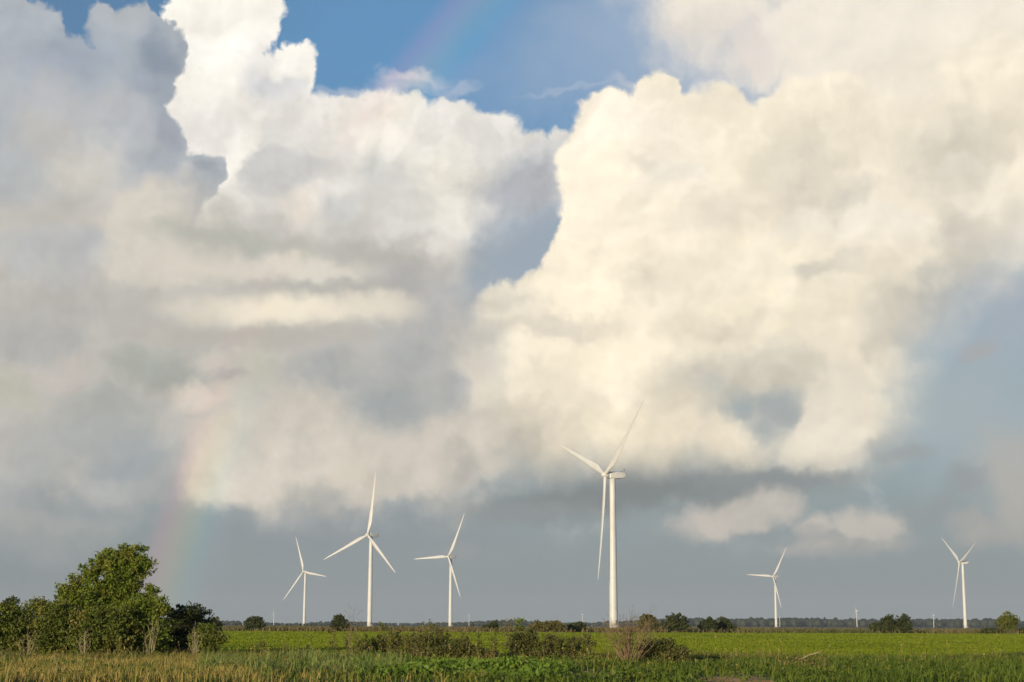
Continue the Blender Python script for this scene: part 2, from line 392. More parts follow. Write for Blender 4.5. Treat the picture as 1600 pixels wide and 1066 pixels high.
bow_where = m('MAXIMUM', smooth(elw, 4.4, 1.8), smooth(elw, 6.8, 8.6, 0.0, 0.8))
bow_where = m('MAXIMUM', bow_where, 0.18)
col = mix(bow_where, col, S(ramp.outputs[0]), 'ADD')

bg = NT.nodes.new('ShaderNodeBackground'); NT.links.new(col.s, bg.inputs[0]); bg.inputs[1].default_value = 1.0
wo = NT.nodes.new('ShaderNodeOutputWorld'); NT.links.new(bg.outputs[0], wo.inputs[0])

# ------------------------------------------------------------------ sun
sun_d = bpy.data.lights.new('sun', 'SUN'); sun_d.energy = 4.4; sun_d.angle = math.radians(0.53); sun_d.color = (1.0, 0.83, 0.58)
sun = bpy.data.objects.new('sun', sun_d); COL.objects.link(sun)
sun.rotation_euler = TO_SUN.to_track_quat('Z', 'Y').to_euler()
sun.location = TO_SUN * 200
HAZE = 0.00006

# ------------------------------------------------------------------ helpers: materials, meshes, tags
RNG = np.random.default_rng(11)


def new_mat(name):
    mt = bpy.data.materials.new(name); mt.use_nodes = True
    nt = mt.node_tree; nt.nodes.clear()
    out = nt.nodes.new('ShaderNodeOutputMaterial')
    return mt, nt, out


def noise_ramp(nt, scale, stops, detail=3, coord='Object', vec_scale=None):
    tc = nt.nodes.new('ShaderNodeTexCoord')
    src = nt.nodes.new('ShaderNodeNewGeometry').outputs['Position'] if coord == 'World' else tc.outputs[coord]
    if vec_scale:
        mp = nt.nodes.new('ShaderNodeMapping'); mp.inputs['Scale'].default_value = vec_scale
        nt.links.new(src, mp.inputs[0]); src = mp.outputs[0]
    n = nt.nodes.new('ShaderNodeTexNoise'); n.inputs['Scale'].default_value = scale; n.inputs['Detail'].default_value = detail
    nt.links.new(src, n.inputs['Vector'])
    r = nt.nodes.new('ShaderNodeValToRGB')
    els = r.color_ramp.elements
    els[0].position, els[0].color = stops[0][0], (*stops[0][1], 1)
    els[1].position, els[1].color = stops[-1][0], (*stops[-1][1], 1)
    for p, c in stops[1:-1]:
        e = els.new(p); e.color = (*c, 1)
    nt.links.new(n.outputs['Fac'], r.inputs[0])
    return r.outputs[0], n


def leaf_mat(name, stops, scale=2.0, trans=0.3, rough=0.6):
    """matt leaves that let some light through"""
    mt, nt, out = new_mat(name)
    c, _ = noise_ramp(nt, scale, stops, 4)
    b = nt.nodes.new('ShaderNodeBsdfPrincipled'); b.inputs['Roughness'].default_value = rough
    b.inputs['Specular IOR Level'].default_value = 0.25
    t = nt.nodes.new('ShaderNodeBsdfTranslucent')
    mx = nt.nodes.new('ShaderNodeMixShader'); mx.inputs[0].default_value = trans
    nt.links.new(c, b.inputs['Base Color']); nt.links.new(c, t.inputs[0])
    nt.links.new(b.outputs[0], mx.inputs[1]); nt.links.new(t.outputs[0], mx.inputs[2])
    nt.links.new(mx.outputs[0], out.inputs[0])
    return mt


def plain_mat(name, stops, scale=3.0, rough=0.8, coord='Object', bump=0.0, vec_scale=None, detail=4, spec=0.3):
    mt, nt, out = new_mat(name)
    c, n = noise_ramp(nt, scale, stops, detail, coord, vec_scale)
    b = nt.nodes.new('ShaderNodeBsdfPrincipled'); b.inputs['Roughness'].default_value = rough
    b.inputs['Specular IOR Level'].default_value = spec
    nt.links.new(c, b.inputs['Base Color'])
    if bump:
        bp = nt.nodes.new('ShaderNodeBump'); bp.inputs['Strength'].default_value = bump; bp.inputs['Distance'].default_value = 0.1
        nt.links.new(n.outputs['Fac'], bp.inputs['Height']); nt.links.new(bp.outputs[0], b.inputs['Normal'])
    nt.links.new(b.outputs[0], out.inputs[0])
    return mt


def tag(o, label=None, cat=None, group=None, kind=None):
    if label: o['label'] = label
    if cat: o['category'] = cat
    if group: o['group'] = group
    if kind: o['kind'] = kind
    return o


def mesh_obj(name, verts, faces, mat, parent=None, smooth_=False, loc=None):
    me = bpy.data.meshes.new(name)
    verts = np.asarray(verts, dtype=np.float32)
    if isinstance(faces, np.ndarray):
        k = faces.shape[1]
        me.vertices.add(len(verts)); me.vertices.foreach_set('co', verts.ravel())
        me.loops.add(faces.size); me.loops.foreach_set('vertex_index', faces.ravel().astype(np.int32))
        me.polygons.add(len(faces)); me.polygons.foreach_set('loop_start', np.arange(0, faces.size, k, dtype=np.int32))
        me.update(calc_edges=True)
    else:
        me.from_pydata([tuple(v) for v in verts], [], faces); me.update()
    if smooth_:
        me.polygons.foreach_set('use_smooth', np.ones(len(me.polygons), dtype=bool))
    me.materials.append(mat)
    o = bpy.data.objects.new(name, me); COL.objects.link(o)
    if parent: o.parent = parent
    if loc is not None: o.location = loc
    return o


def empty(name, loc=(0, 0, 0), rz=0.0):
    o = bpy.data.objects.new(name, None); COL.objects.link(o)
    o.location = loc; o.rotation_euler = (0, 0, rz); o.empty_display_size = 0.3
    return o


class Tubes:
    """tapered limbs collected into one mesh"""
    def __init__(self): self.v, self.f = [], []

    def add(self, pts, radii, n=6):
        pts = [Vector(p) for p in pts]
        base = len(self.v)
        for i, p in enumerate(pts):
            t = (pts[min(i + 1, len(pts) - 1)] - pts[max(i - 1, 0)]).normalized()
            u = t.orthogonal().normalized(); w = t.cross(u)
            for k in range(n):
                a = 2 * math.pi * k / n
                self.v.append(p + (u * math.cos(a) + w * math.sin(a)) * radii[i])
        for i in range(len(pts) - 1):
            for k in range(n):
                a, b = base + i * n + k, base + i * n + (k + 1) % n
                self.f.append((a, b, b + n, a + n))
        self.f.append(tuple(range(base, base + n))[::-1])
        e = base + (len(pts) - 1) * n
        self.f.append(tuple(range(e, e + n)))

    def obj(self, name, mat, parent=None):
        return mesh_obj(name, np.array([tuple(v) for v in self.v]), self.f, mat, parent, True)


def unit(v):
    return v / np.maximum(np.linalg.norm(v, axis=1, keepdims=True), 1e-9)


def leaf_quads(P, size, up=0.3, aspect=0.55, droop=None, rng=RNG, outward=None):
    """one pointed leaf (a folded diamond of two triangles) per point"""
    n = len(P)
    d = rng.normal(size=(n, 3)); d[:, 2] += up
    if outward is not None: d += outward * 0.9
    d = unit(d)
    s = unit(np.cross(d, rng.normal(size=(n, 3))))
    nrm = np.cross(d, s)
    L = size * rng.uniform(0.6, 1.3, size=(n, 1))
    a = P - d * L * 0.5
    c = P + d * L * 0.5
    b = P + s * L * aspect * 0.5 + nrm * L * 0.10
    e = P - s * L * aspect * 0.5 + nrm * L * 0.10
    V = np.stack([a, b, c, e], 1).reshape(-1, 3)
    i = np.arange(n) * 4
    F = np.concatenate([np.stack([i, i + 1, i + 2], 1), np.stack([i, i + 2, i + 3], 1)])
    return V, F


def crown_points(clumps, n, rng=RNG, sprig=0.22, per=22, hollow=0.45):
    """leaf positions: sprigs spread through the outer volume of several clumps"""
    vol = np.array([c[3] * c[4] * c[5] for c in clumps]) ** 0.8
    vol /= vol.sum()
    out, dirs = [], []
    for c, w in zip(clumps, vol):
        ns = max(3, int(n * w / per))
        u = unit(rng.normal(size=(ns, 3)))
        r = hollow + (1.04 - hollow) * rng.uniform(size=(ns, 1)) ** 0.6
        # uneven outline: some directions reach out, some fall back
        ph = rng.uniform(0, 6.28, 3)
        lump = 1 + 0.16 * np.sin(u[:, :1] * 5 + ph[0]) * np.sin(u[:, 1:2] * 5 + ph[1]) + 0.14 * np.sin(u[:, 2:3] * 7 + ph[2])
        ctr = np.array(c[:3]) + u * r * lump * np.array(c[3:6])
        k = rng.integers(int(per * 0.5), int(per * 1.5), ns)
        idx = np.repeat(np.arange(ns), k)
        sp = sprig * rng.uniform(0.6, 1.4, (ns, 1))
        p = ctr[idx] + unit(rng.normal(size=(len(idx), 3))) * rng.uniform(size=(len(idx), 1)) ** 0.45 * sp[idx] * 1.35 * np.array([1, 1, 0.7])
        out.append(p); dirs.append(u[idx])
    return np.concatenate(out), np.concatenate(dirs)


def woody(t, base, height, spread, n_limb, r0, rng, lean=(0, 0), twigs=4):
    """a tapered stem with limbs that fork into twigs"""
    top = Vector((base[0] + lean[0], base[1] + lean[1], base[2] + height))
    b = Vector(base)
    pts = [b.lerp(top, k / 5) + Vector((rng.normal() * 0.03 * height, rng.normal() * 0.03 * height, 0)) * (0 if k in (0,) else 1) for k in range(6)]
    pts[0].z -= 0.08
    t.add(pts, [r0 * (1 - 0.8 * k / 5) for k in range(6)], 7)
    for i in range(n_limb):
        h = rng.uniform(0.2, 0.95)
        k = min(4, int(h * 5))
        s = pts[k].lerp(pts[k + 1], h * 5 - k)
        a = rng.uniform(0, 2 * math.pi)
        L = spread * rng.uniform(0.5, 1.0) * (1.1 - 0.5 * h)
        e = s + Vector((math.cos(a) * L, math.sin(a) * L, L * rng.uniform(0.3, 0.9)))
        mid = s.lerp(e, 0.5) + Vector((rng.normal() * 0.06 * L, rng.normal() * 0.06 * L, 0.05 * L))
        rr = r0 * (1 - 0.8 * h) * 0.55
        t.add([s, mid, e], [rr, rr * 0.65, rr * 0.25], 5)
        for q in range(twigs):
            w = rng.uniform(0.35, 1.0)
            s2 = s.lerp(mid, w * 2) if w < 0.5 else mid.lerp(e, w * 2 - 1)
            l2 = L * rng.uniform(0.25, 0.5)
            dv = Vector((rng.normal(), rng.normal(), rng.uniform(0.1, 1.4))).normalized() * l2
            t.add([s2, s2 + dv * 0.55 + Vector((rng.normal() * 0.04 * l2, 0, 0)), s2 + dv], [rr * 0.35, rr * 0.22, rr * 0.08], 4)


def plant(name, label, cat, x, d, clumps_px, n_leaf, leaf, mat, bark, group=None, seed=0, stems=1, trunk_h=0.6, r0=0.06, sprig=0.22, hollow=0.45, part='crown', depth=0.8, aspect=0.55, per=22, knots=0):
    """a tree or shrub standing at photograph column x, d metres away; clumps are (column, row, half width, half height) as seen at that distance"""
    rng = np.random.default_rng(seed + 100)
    base = at(x, d)
    k = d / F_PX
    cl = []
    for cx, cyy, rx, ry in clumps_px:
        z = CAM_H + (977 + (cx - 800) * math.tan(ROLL) - cyy) * k
        px = at(cx, d).x
        cl.append((px - base.x, rng.uniform(-0.35, 0.35) * rx * k, z, rx * k, max(rx, ry) * k * depth, ry * k))
    if knots:
        sub = []
        for c in cl:
            u = unit(rng.normal(size=(knots, 3))); u[:, 1] = -np.abs(u[:, 1]) * 0.8 + 0.15 * u[:, 1]
            for q in u:
                f = rng.uniform(0.38, 0.62)
                sub.append((*(np.array(c[:3]) + q * (1 - f * 0.8) * np.array(c[3:6])), c[3] * f, c[4] * f, c[5] * f))
        leafy = sub if stems == 4 and part == 'crown' and n_leaf > 30000 else cl + sub
    else:
        leafy = cl
    root = empty(name, base)
    t = Tubes()
    topz = max(c[2] for c in cl)
    for i in range(stems):
        c = cl[i % len(cl)]
        ox = rng.normal() * 0.12 * (stems > 1)
        woody(t, (ox, rng.normal() * 0.1, 0), max(0.5, c[2] * 0.9 + c[5] * 0.3), max(c[3], 0.3) * 1.0, 6, r0 * rng.uniform(0.7, 1.0), rng, (c[0] - ox, c[1]), 3)
    t.obj('trunk' if stems == 1 else 'stems', bark, root)
    P, O = crown_points(leafy, n_leaf, rng, sprig, per, hollow)
    keep = P[:, 2] > 0.03
    P, O = P[keep], O[keep]
    V, F = leaf_quads(P, leaf, 0.25, aspect, rng=rng, outward=O * 0.6)
    mesh_obj(part, V, F, mat, root)
    tag(root, label, cat, group)
    return root


def blades(P, h, w, lean, rng, seg=2):
    """grass: each blade a bent tapering strip"""
    n = len(P)
    a = rng.uniform(0, 2 * math.pi, n)
    side = np.stack([np.cos(a), np.sin(a), np.zeros(n)], 1)
    la = rng.uniform(0, 2 * math.pi, n)
    lv = np.stack([np.cos(la), np.sin(la), np.zeros(n)], 1) * (np.abs(rng.normal(size=(n, 1))) * lean) + np.array([0.10, 0.02, 0]) * 1.0
    H = (h * rng.uniform(0.55, 1.25, (n, 1))) if np.isscalar(h) else h[:, None] * rng.uniform(0.6, 1.2, (n, 1))
    W = w * rng.uniform(0.7, 1.3, (n, 1))
    up = np.array([0, 0, 1.0])
    m1 = P + up * H * 0.55 + lv * H * 0.25
    tip = P + up * H * (1 - 0.25 * np.linalg.norm(lv, axis=1, keepdims=True)) + lv * H * 0.9
    V = np.stack([P - side * W, P + side * W, m1 + side * W * 0.7, m1 - side * W * 0.7, tip], 1).reshape(-1, 3)
    i = np.arange(n) * 5
    F = np.concatenate([np.stack([i, i + 1, i + 2], 1), np.stack([i, i + 2, i + 3], 1), np.stack([i + 3, i + 2, i + 4], 1)])
    return V, F


def vnoise(x, y, s, seed=0):
    """smooth value noise 0..1"""
    x, y = np.asarray(x) / s, np.asarray(y) / s
    xi, yi = np.floor(x).astype(int), np.floor(y).astype(int)
    fx, fy = x - xi, y - yi
    fx, fy = fx * fx * (3 - 2 * fx), fy * fy * (3 - 2 * fy)
    h = lambda a, b: (np.sin(a * 127.1 + b * 311.7 + seed * 74.7) * 43758.5453) % 1.0
    return (h(xi, yi) * (1 - fx) + h(xi + 1, yi) * fx) * (1 - fy) + (h(xi, yi + 1) * (1 - fx) + h(xi + 1, yi + 1) * fx) * fy


def scatter(n, d0, d1, x0=-150, x1=1750, rng=RNG):
    """ground points spread evenly between two distances and two photograph columns"""
    y = np.sqrt(rng.uniform(d0 * d0, d1 * d1, n))
    cx = rng.uniform(x0, x1, n)
    return np.stack([(cx - 800) / F_PX * y * 1.015, y, np.zeros(n)], 1), cx


# ------------------------------------------------------------------ materials
G_leaf = [(0.3, (0.11, 0.16, 0.016)), (0.5, (0.165, 0.215, 0.025)), (0.72, (0.25, 0.235, 0.04))]
M_tree = leaf_mat('tree_leaves', G_leaf, 1.1, 0.25)
M_bush = leaf_mat('bush_leaves', [(0.28, (0.075, 0.09, 0.022)), (0.5, (0.13, 0.135, 0.038)), (0.7, (0.21, 0.165, 0.065))], 0.9, 0.25)
M_thick = leaf_mat('thicket_leaves', [(0.28, (0.09, 0.125, 0.018)), (0.5, (0.15, 0.175, 0.028)), (0.72, (0.25, 0.205, 0.055))], 0.7, 0.25)
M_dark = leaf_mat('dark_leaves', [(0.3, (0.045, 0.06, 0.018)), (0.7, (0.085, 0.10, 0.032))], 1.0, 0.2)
M_brown = leaf_mat('brown_leaves', [(0.3, (0.115, 0.115, 0.03)), (0.55, (0.175, 0.155, 0.045)), (0.75, (0.27, 0.20, 0.07))], 1.5, 0.2)
M_vine = leaf_mat('vine_leaves', [(0.3, (0.10, 0.18, 0.018)), (0.7, (0.19, 0.28, 0.035))], 1.2, 0.3)
M_lime = leaf_mat('young_leaves', [(0.3, (0.16, 0.22, 0.03)), (0.7, (0.26, 0.30, 0.05))], 2.0, 0.35)
M_far = leaf_mat('distant_leaves', [(0.3, (0.022, 0.032, 0.015)), (0.7, (0.045, 0.055, 0.022))], 0.05, 0.15)
M_crop = leaf_mat('crop_leaves', [(0.3, (0.180, 0.232, 0.011)), (0.5, (0.215, 0.268, 0.014)), (0.75, (0.25, 0.30, 0.018))], 0.06, 0.35)
M_dry = leaf_mat('dry_grass', [(0.25, (0.20, 0.19, 0.04)), (0.5, (0.40, 0.31, 0.085)), (0.75, (0.55, 0.41, 0.14))], 0.35, 0.25)
M_grass = leaf_mat('green_grass', [(0.25, (0.07, 0.12, 0.012)), (0.5, (0.12, 0.175, 0.018)), (0.75, (0.22, 0.25, 0.035))], 0.5, 0.3)
M_weed = leaf_mat('low_weed_leaves', [(0.3, (0.06, 0.10, 0.012)), (0.5, (0.11, 0.16, 0.02)), (0.72, (0.20, 0.21, 0.035))], 0.7, 0.3)
M_deep = leaf_mat('deep_green_grass', [(0.3, (0.055, 0.08, 0.022)), (0.7, (0.10, 0.125, 0.04))], 0.5, 0.3)
M_reed = leaf_mat('reed_leaves', [(0.3, (0.12, 0.18, 0.035)), (0.7, (0.26, 0.30, 0.08))], 0.8, 0.3)
M_brush = leaf_mat('dry_brush', [(0.3, (0.10, 0.115, 0.03)), (0.5, (0.16, 0.135, 0.05)), (0.7, (0.22, 0.15, 0.065))], 0.02, 0.2)
M_bark = plain_mat('bark', [(0.3, (0.10, 0.075, 0.05)), (0.7, (0.26, 0.20, 0.14))], 6.0, 0.9)
M_twig = plain_mat('dead_twigs', [(0.3, (0.15, 0.10, 0.055)), (0.7, (0.32, 0.23, 0.13))], 4.0, 0.9)
M_pale = plain_mat('bleached_wood', [(0.3, (0.33, 0.26, 0.15)), (0.7, (0.52, 0.43, 0.28))], 4.0, 0.85)
M_white = plain_mat('turbine_paint', [(0.3, (0.62, 0.62, 0.60)), (0.7, (0.72, 0.72, 0.70))], 0.12, 0.45, spec=0.4)
M_steel = plain_mat('galvanised_steel', [(0.3, (0.35, 0.36, 0.37)), (0.7, (0.45, 0.46, 0.47))], 2.0, 0.5)
M_conc = plain_mat('concrete', [(0.3, (0.30, 0.29, 0.27)), (0.7, (0.42, 0.40, 0.37))], 1.0, 0.9)
M_dgrey = plain_mat('dark_metal', [(0.3, (0.05, 0.05, 0.055)), (0.7, (0.09, 0.09, 0.09))], 2.0, 0.5)
M_ground = plain_mat('plain_ground', [(0.3, (0.07, 0.075, 0.03)), (0.5, (0.11, 0.10, 0.045)), (0.7, (0.15, 0.12, 0.06))], 0.01, 0.95, 'World', detail=8)
M_field = plain_mat('field_floor', [(0.3, (0.13, 0.16, 0.015)), (0.7, (0.17, 0.20, 0.02))], 0.15, 0.95, 'World', detail=6)
M_verge = plain_mat('verge_ground', [(0.3, (0.055, 0.06, 0.02)), (0.55, (0.10, 0.085, 0.035)), (0.75, (0.16, 0.12, 0.06))], 0.3, 0.95, 'World', 0.4, detail=8)
M_soil = plain_mat('bare_soil', [(0.3, (0.40, 0.215, 0.075)), (0.7, (0.58, 0.35, 0.14))], 1.5, 0.95, 'World', 0.5, detail=8)

# ------------------------------------------------------------------ ground
FAR = 9000.0


def sheet(name, pts, z, mat, kind='structure'):
    o = mesh_obj(name, [(p[0], p[1], z) for p in pts], [tuple(range(len(pts)))], mat)
    o['kind'] = kind
    return o


sheet('ground', [(-7000, -600), (7000, -600), (7000, FAR), (-7000, FAR)], 0.0, M_ground)
FIELD0, FIELD1 = 74.0, 318.0
sheet('field', [(-90, FIELD0), (90, FIELD0), (330, FIELD1), (-330, FIELD1)], 0.02, M_field)


def verge_z(x, y):
    """the rough verge between the camera and the field"""
    return 0.05 + 0.10 * vnoise(x, y, 3.1, 3) + 0.05 * vnoise(x, y, 0.9, 5)


gx, gy = np.meshgrid(np.linspace(-48, 48, 161), np.linspace(20, FIELD0 + 3, 92))
gz = verge_z(gx, gy) * np.clip((FIELD0 + 3 - gy) / 3.0, 0, 1) * np.clip((gy - 20) / 4, 0, 1) * np.clip((48 - np.abs(gx)) / 4, 0, 1) + 0.01
ny, nx = gx.shape
ii = (np.arange(ny - 1)[:, None] * nx + np.arange(nx - 1)[None, :]).ravel()
o = mesh_obj('verge', np.stack([gx.ravel(), gy.ravel(), gz.ravel()], 1), np.stack([ii, ii + 1, ii + nx + 1, ii + nx], 1), M_verge, smooth_=True)
o['kind'] = 'structure'


def patch(name, x, y, rx, d0, d1, mat, seed):
    """a low uneven mound of bare earth"""
    rng = np.random.default_rng(seed)
    cx_, cy_ = at(x, (d0 + d1) / 2).x, (d0 + d1) / 2
    hx, hy = rx * cy_ / F_PX, (d1 - d0) / 2
    v, f = [(cx_, cy_, verge_z(cx_, cy_) + 0.05)], []
    n = 28
    for r in (0.35, 0.7, 1.0):
        for k in range(n):
            a = 2 * math.pi * k / n
            j = 1 + 0.28 * math.sin(3 * a + seed) + 0.12 * math.sin(7 * a)
            X, Y = cx_ + math.cos(a) * hx * r * j, cy_ + math.sin(a) * hy * r * j
            v.append((X, Y, float(verge_z(X, Y)) + (0.04 * (1 - r) - (0.06 if r == 1.0 else -0.015)) + rng.normal() * 0.015))
    for k in range(n):
        f.append((0, 1 + k, 1 + (k + 1) % n))
        for q in range(2):
            a, b = 1 + q * n + k, 1 + q * n + (k + 1) % n
            f.append((a, a + n, b + n, b))
    o = mesh_obj(name, v, f, mat, smooth_=True); o['kind'] = 'structure'
    return o


patch('bare_soil', 925, 0, 52, 49.5, 53.0, M_soil, 3)
patch('bare_soil', 1150, 0, 75, 45.0, 50.8, M_soil, 5)
patch('bare_soil', 110, 0, 210, 62.5, 68.0, plain_mat('straw_soil', [(0.3, (0.26, 0.19, 0.085)), (0.7, (0.42, 0.31, 0.16))], 1.2, 0.95, 'World', 0.4, detail=8), 8)

# ------------------------------------------------------------------ crop in the field
rng = np.random.default_rng(5)
Vs, Fs, nv = [], [], 0
THIN = ((1330, 152, 50, 6), (425, 106, 55, 3.5), (1240, 124, 34, 3), (590, 185, 70, 7), (1480, 138, 45, 4), (1050, 165, 60, 5), (380, 90, 40, 2), (1130, 210, 90, 7), (1390, 112, 40, 2.5))   # gaps in the crop, grown over with dark weeds
for n_, d0, d1, sz in ((190000, FIELD0 - 0.5, 120, 0.10), (170000, 120, 190, 0.15), (150000, 190, FIELD1, 0.22)):
    P, cx = scatter(n_, d0, d1, -250, 1850, rng)
    keep = ~((cx > 1430) & (P[:, 1] < 74 + (cx - 1430) * 0.09))          # the crop stops short of the dark grass
    P = P[keep]
    bare = np.zeros(len(P), bool)
    for bx, bd, bw, bh in THIN: bare |= ((P[:, 0] / P[:, 1] * F_PX / 1.015 + 800 - bx) / bw) ** 2 + ((P[:, 1] - bd) / bh) ** 2 < 1 + 0.5 * np.sin(P[:, 0] * 1.3)
    P = P[~bare | (rng.uniform(size=len(P)) < 0.25)]
    P[:, 2] = 0.12 + 0.22 * rng.uniform(size=len(P)) ** 0.5 + 0.06 * vnoise(P[:, 0], P[:, 1], 6, 2)
    v_, f_ = leaf_quads(P, sz, 0.4, 0.75, rng=rng)
    Vs.append(v_); Fs.append(f_ + nv); nv += len(v_)
V1, F1 = np.concatenate(Vs), np.concatenate(Fs)
V2, F2 = V1[:0], F1[:0]
tag(mesh_obj('field_crop', np.concatenate([V1, V2]), np.concatenate([F1, F2 + len(V1)]), M_crop), 'low bright green crop covering the flat field before the turbines', 'crop', kind='stuff')

# ------------------------------------------------------------------ rough brush beyond the field and the far wood
P, cx = scatter(16000, FIELD1 + 1, 430, -250, 1850, rng)
P[:, 2] = 0.1
hh = 0.75 + 0.55 * vnoise(P[:, 0], P[:, 1], 25, 9) + 0.25 * vnoise(P[:, 0], P[:, 1], 5, 4)
V1, F1 = blades(P, hh, 0.16, 0.5, rng)
P2 = np.repeat(P[::2], 5, 0); h2 = np.repeat(hh[::2], 5)
P2 = P2 + rng.normal(size=P2.shape) * np.array([0.5, 0.5, 0]); P2[:, 2] = h2 * rng.uniform(0.2, 0.9, len(P2))
V2, F2 = leaf_quads(P2, 0.34, 0.4, 0.7, rng=rng)
P3, cx = scatter(9000, 430, 1100, -250, 1850, rng)
h3 = 0.4 + 0.9 * vnoise(P3[:, 0], P3[:, 1], 60, 9)
V3, F3 = blades(P3, h3, 0.5, 0.6, rng)
tag(mesh_obj('dry_brush', np.concatenate([V1, V2, V3]), np.concatenate([F1, F2 + len(V1), F3 + len(V1) + len(V2)]), M_brush), 'band of brown and green brush along the far edge of the field', 'brush', kind='stuff')


def ico(sub=1):
    bm = bmesh.new(); bmesh.ops.create_icosphere(bm, subdivisions=sub, radius=1.0)
    v = np.array([tuple(q.co) for q in bm.verts]); f = np.array([[q.index for q in p.verts] for p in bm.faces]); bm.free()
    return v, f


def wood(name, n, d0, d1, hlo, hhi, mat, label, seed, gap=0.0):
    rng = np.random.default_rng(seed)
    iv, jf = ico(2)
    P, cx = scatter(n, d0, d1, -320, 1920, rng)
    VV, FF = [], []
    for i, p in enumerate(P):
        w = float(vnoise(p[0], 0.0, 420, seed) * 0.6 + vnoise(p[0], 0.0, 130, seed + 1) * 0.4)
        if w < gap: continue
        h = hlo + (hhi - hlo) * w * rng.uniform(0.75, 1.15)
        r = h * rng.uniform(0.35, 0.7)
        v = iv * (1 + rng.normal(size=(len(iv), 1)) * 0.16)
        VV.append(v * np.array([r, r, h * 0.52]) + np.array([p[0], p[1], h * 0.48])); FF.append(jf + len(iv) * (len(VV) - 1))
    tag(mesh_obj(name, np.concatenate(VV), np.concatenate(FF), mat), label, 'wood', kind='stuff')


wood('distant_wood', 1800, 3500, 3900, 1, 22, M_far, 'long low line of hazy blue green trees on the horizon', 21, 0.16)
wood('distant_scrub', 700, 1500, 2900, 1.5, 4.5, M_far, 'dark scrub scattered on the plain before the horizon trees', 33, 0.35)

# ------------------------------------------------------------------ wind turbines
HUB_H, BLADE_L = 82.0, 57.0


def lathe(prof, n=32):
    v, f = [], []
    for r, z in prof:
        for k in range(n):
            a = 2 * math.pi * k / n
            v.append((r * math.cos(a), r * math.sin(a), z))
    for i in range(len(prof) - 1):
        for k in range(n):
            a, b = i * n + k, i * n + (k + 1) % n
            f.append((a, b, b + n, a + n))
    f.append(tuple(range(n))[::-1]); f.append(tuple(range((len(prof) - 1) * n, len(prof) * n)))
    return v, f


def blade_mesh():
    """a twisted tapering aerofoil, root round, along +Z, flat side towards -Y (upwind)"""
    st = [(0.0, 2.1, 1.00, 14), (0.03, 2.1, 0.98, 14), (0.09, 2.7, 0.66, 13), (0.15, 3.6, 0.42, 12), (0.21, 4.0, 0.33, 10), (0.30, 3.6, 0.28, 7.5), (0.42, 2.95, 0.24, 5), (0.55, 2.4, 0.21, 3),
          (0.68, 1.95, 0.19, 1.5), (0.80, 1.55, 0.18, 0.5), (0.90, 1.15, 0.17, 0), (0.96, 0.8, 0.16, 0), (0.99, 0.45, 0.16, 0), (1.0, 0.12, 0.2, 0)]
    n = 14; v, f = [], []
    for t, ch, th, tw in st:
        round_ = max(0.0, min(1.0, (0.15 - t) / 0.12))
        for k in range(n):
            a = 2 * math.pi * k / n
            cxx, cyy = math.cos(a) * 0.5, math.sin(a) * 0.5 * th
            af = cxx + 0.18                             # aerofoil: the leading edge is near the pitch axis
            cyy *= (1 - 0.75 * max(0.0, af) * (1 - round_) * 0.9)
            X = (cxx * round_ + af * (1 - round_)) * ch
            Y = cyy * ch
            r = math.radians(tw)
            X, Y = X * math.cos(r) - Y * math.sin(r), X * math.sin(r) + Y * math.cos(r)
            v.append((X, Y - 1.7 * t * t, t * BLADE_L))
    for i in range(len(st) - 1):
        for k in range(n):
            a, b = i * n + k, i * n + (k + 1) % n
            f.append((a, b, b + n, a + n))
    f.append(tuple(range(n))[::-1]); f.append(tuple(range((len(st) - 1) * n, len(st) * n)))
    return v, f


def loft_box(secs, bev=0.35):
    """rounded box lofted along Y; secs: (y, half width, z bottom, z top)"""
    v, f = [], []
    n = 12
    for y, hw, z0, z1 in secs:
        b = min(bev, hw * 0.6)
        for (sx, zc, a0) in ((1, z1 - b, 0), (-1, z1 - b, 90), (-1, z0 + b, 180), (1, z0 + b, 270)):
            for q in range(3):
                a = math.radians(a0 + q * 45)
                v.append((sx * (hw - b) + b * math.cos(a), y, zc + b * math.sin(a)))
    for i in range(len(secs) - 1):
        for k in range(n):
            a, b2 = i * n + k, i * n + (k + 1) % n
            f.append((a, a + n, b2 + n, b2))
    f.append(tuple(range(n))); f.append(tuple(range((len(secs) - 1) * n, len(secs) * n))[::-1])
    return v, f


def data(name, vf, mat):
    me = bpy.data.meshes.new(name); me.from_pydata(vf[0], [], vf[1]); me.update()
    bm = bmesh.new(); bm.from_mesh(me); bmesh.ops.recalc_face_normals(bm, faces=bm.faces); bm.to_mesh(me); bm.free()
    me.polygons.foreach_set('use_smooth', np.ones(len(me.polygons), dtype=bool))
    me.materials.append(mat)
    return me


def box_vf(x0, x1, y0, y1, z0, z1):
    return ([(x, y, z) for z in (z0, z1) for y in (y0, y1) for x in (x0, x1)], [(0, 2, 3, 1), (4, 5, 7, 6), (0, 1, 5, 4), (2, 6, 7, 3), (0, 4, 6, 2), (1, 3, 7, 5)])


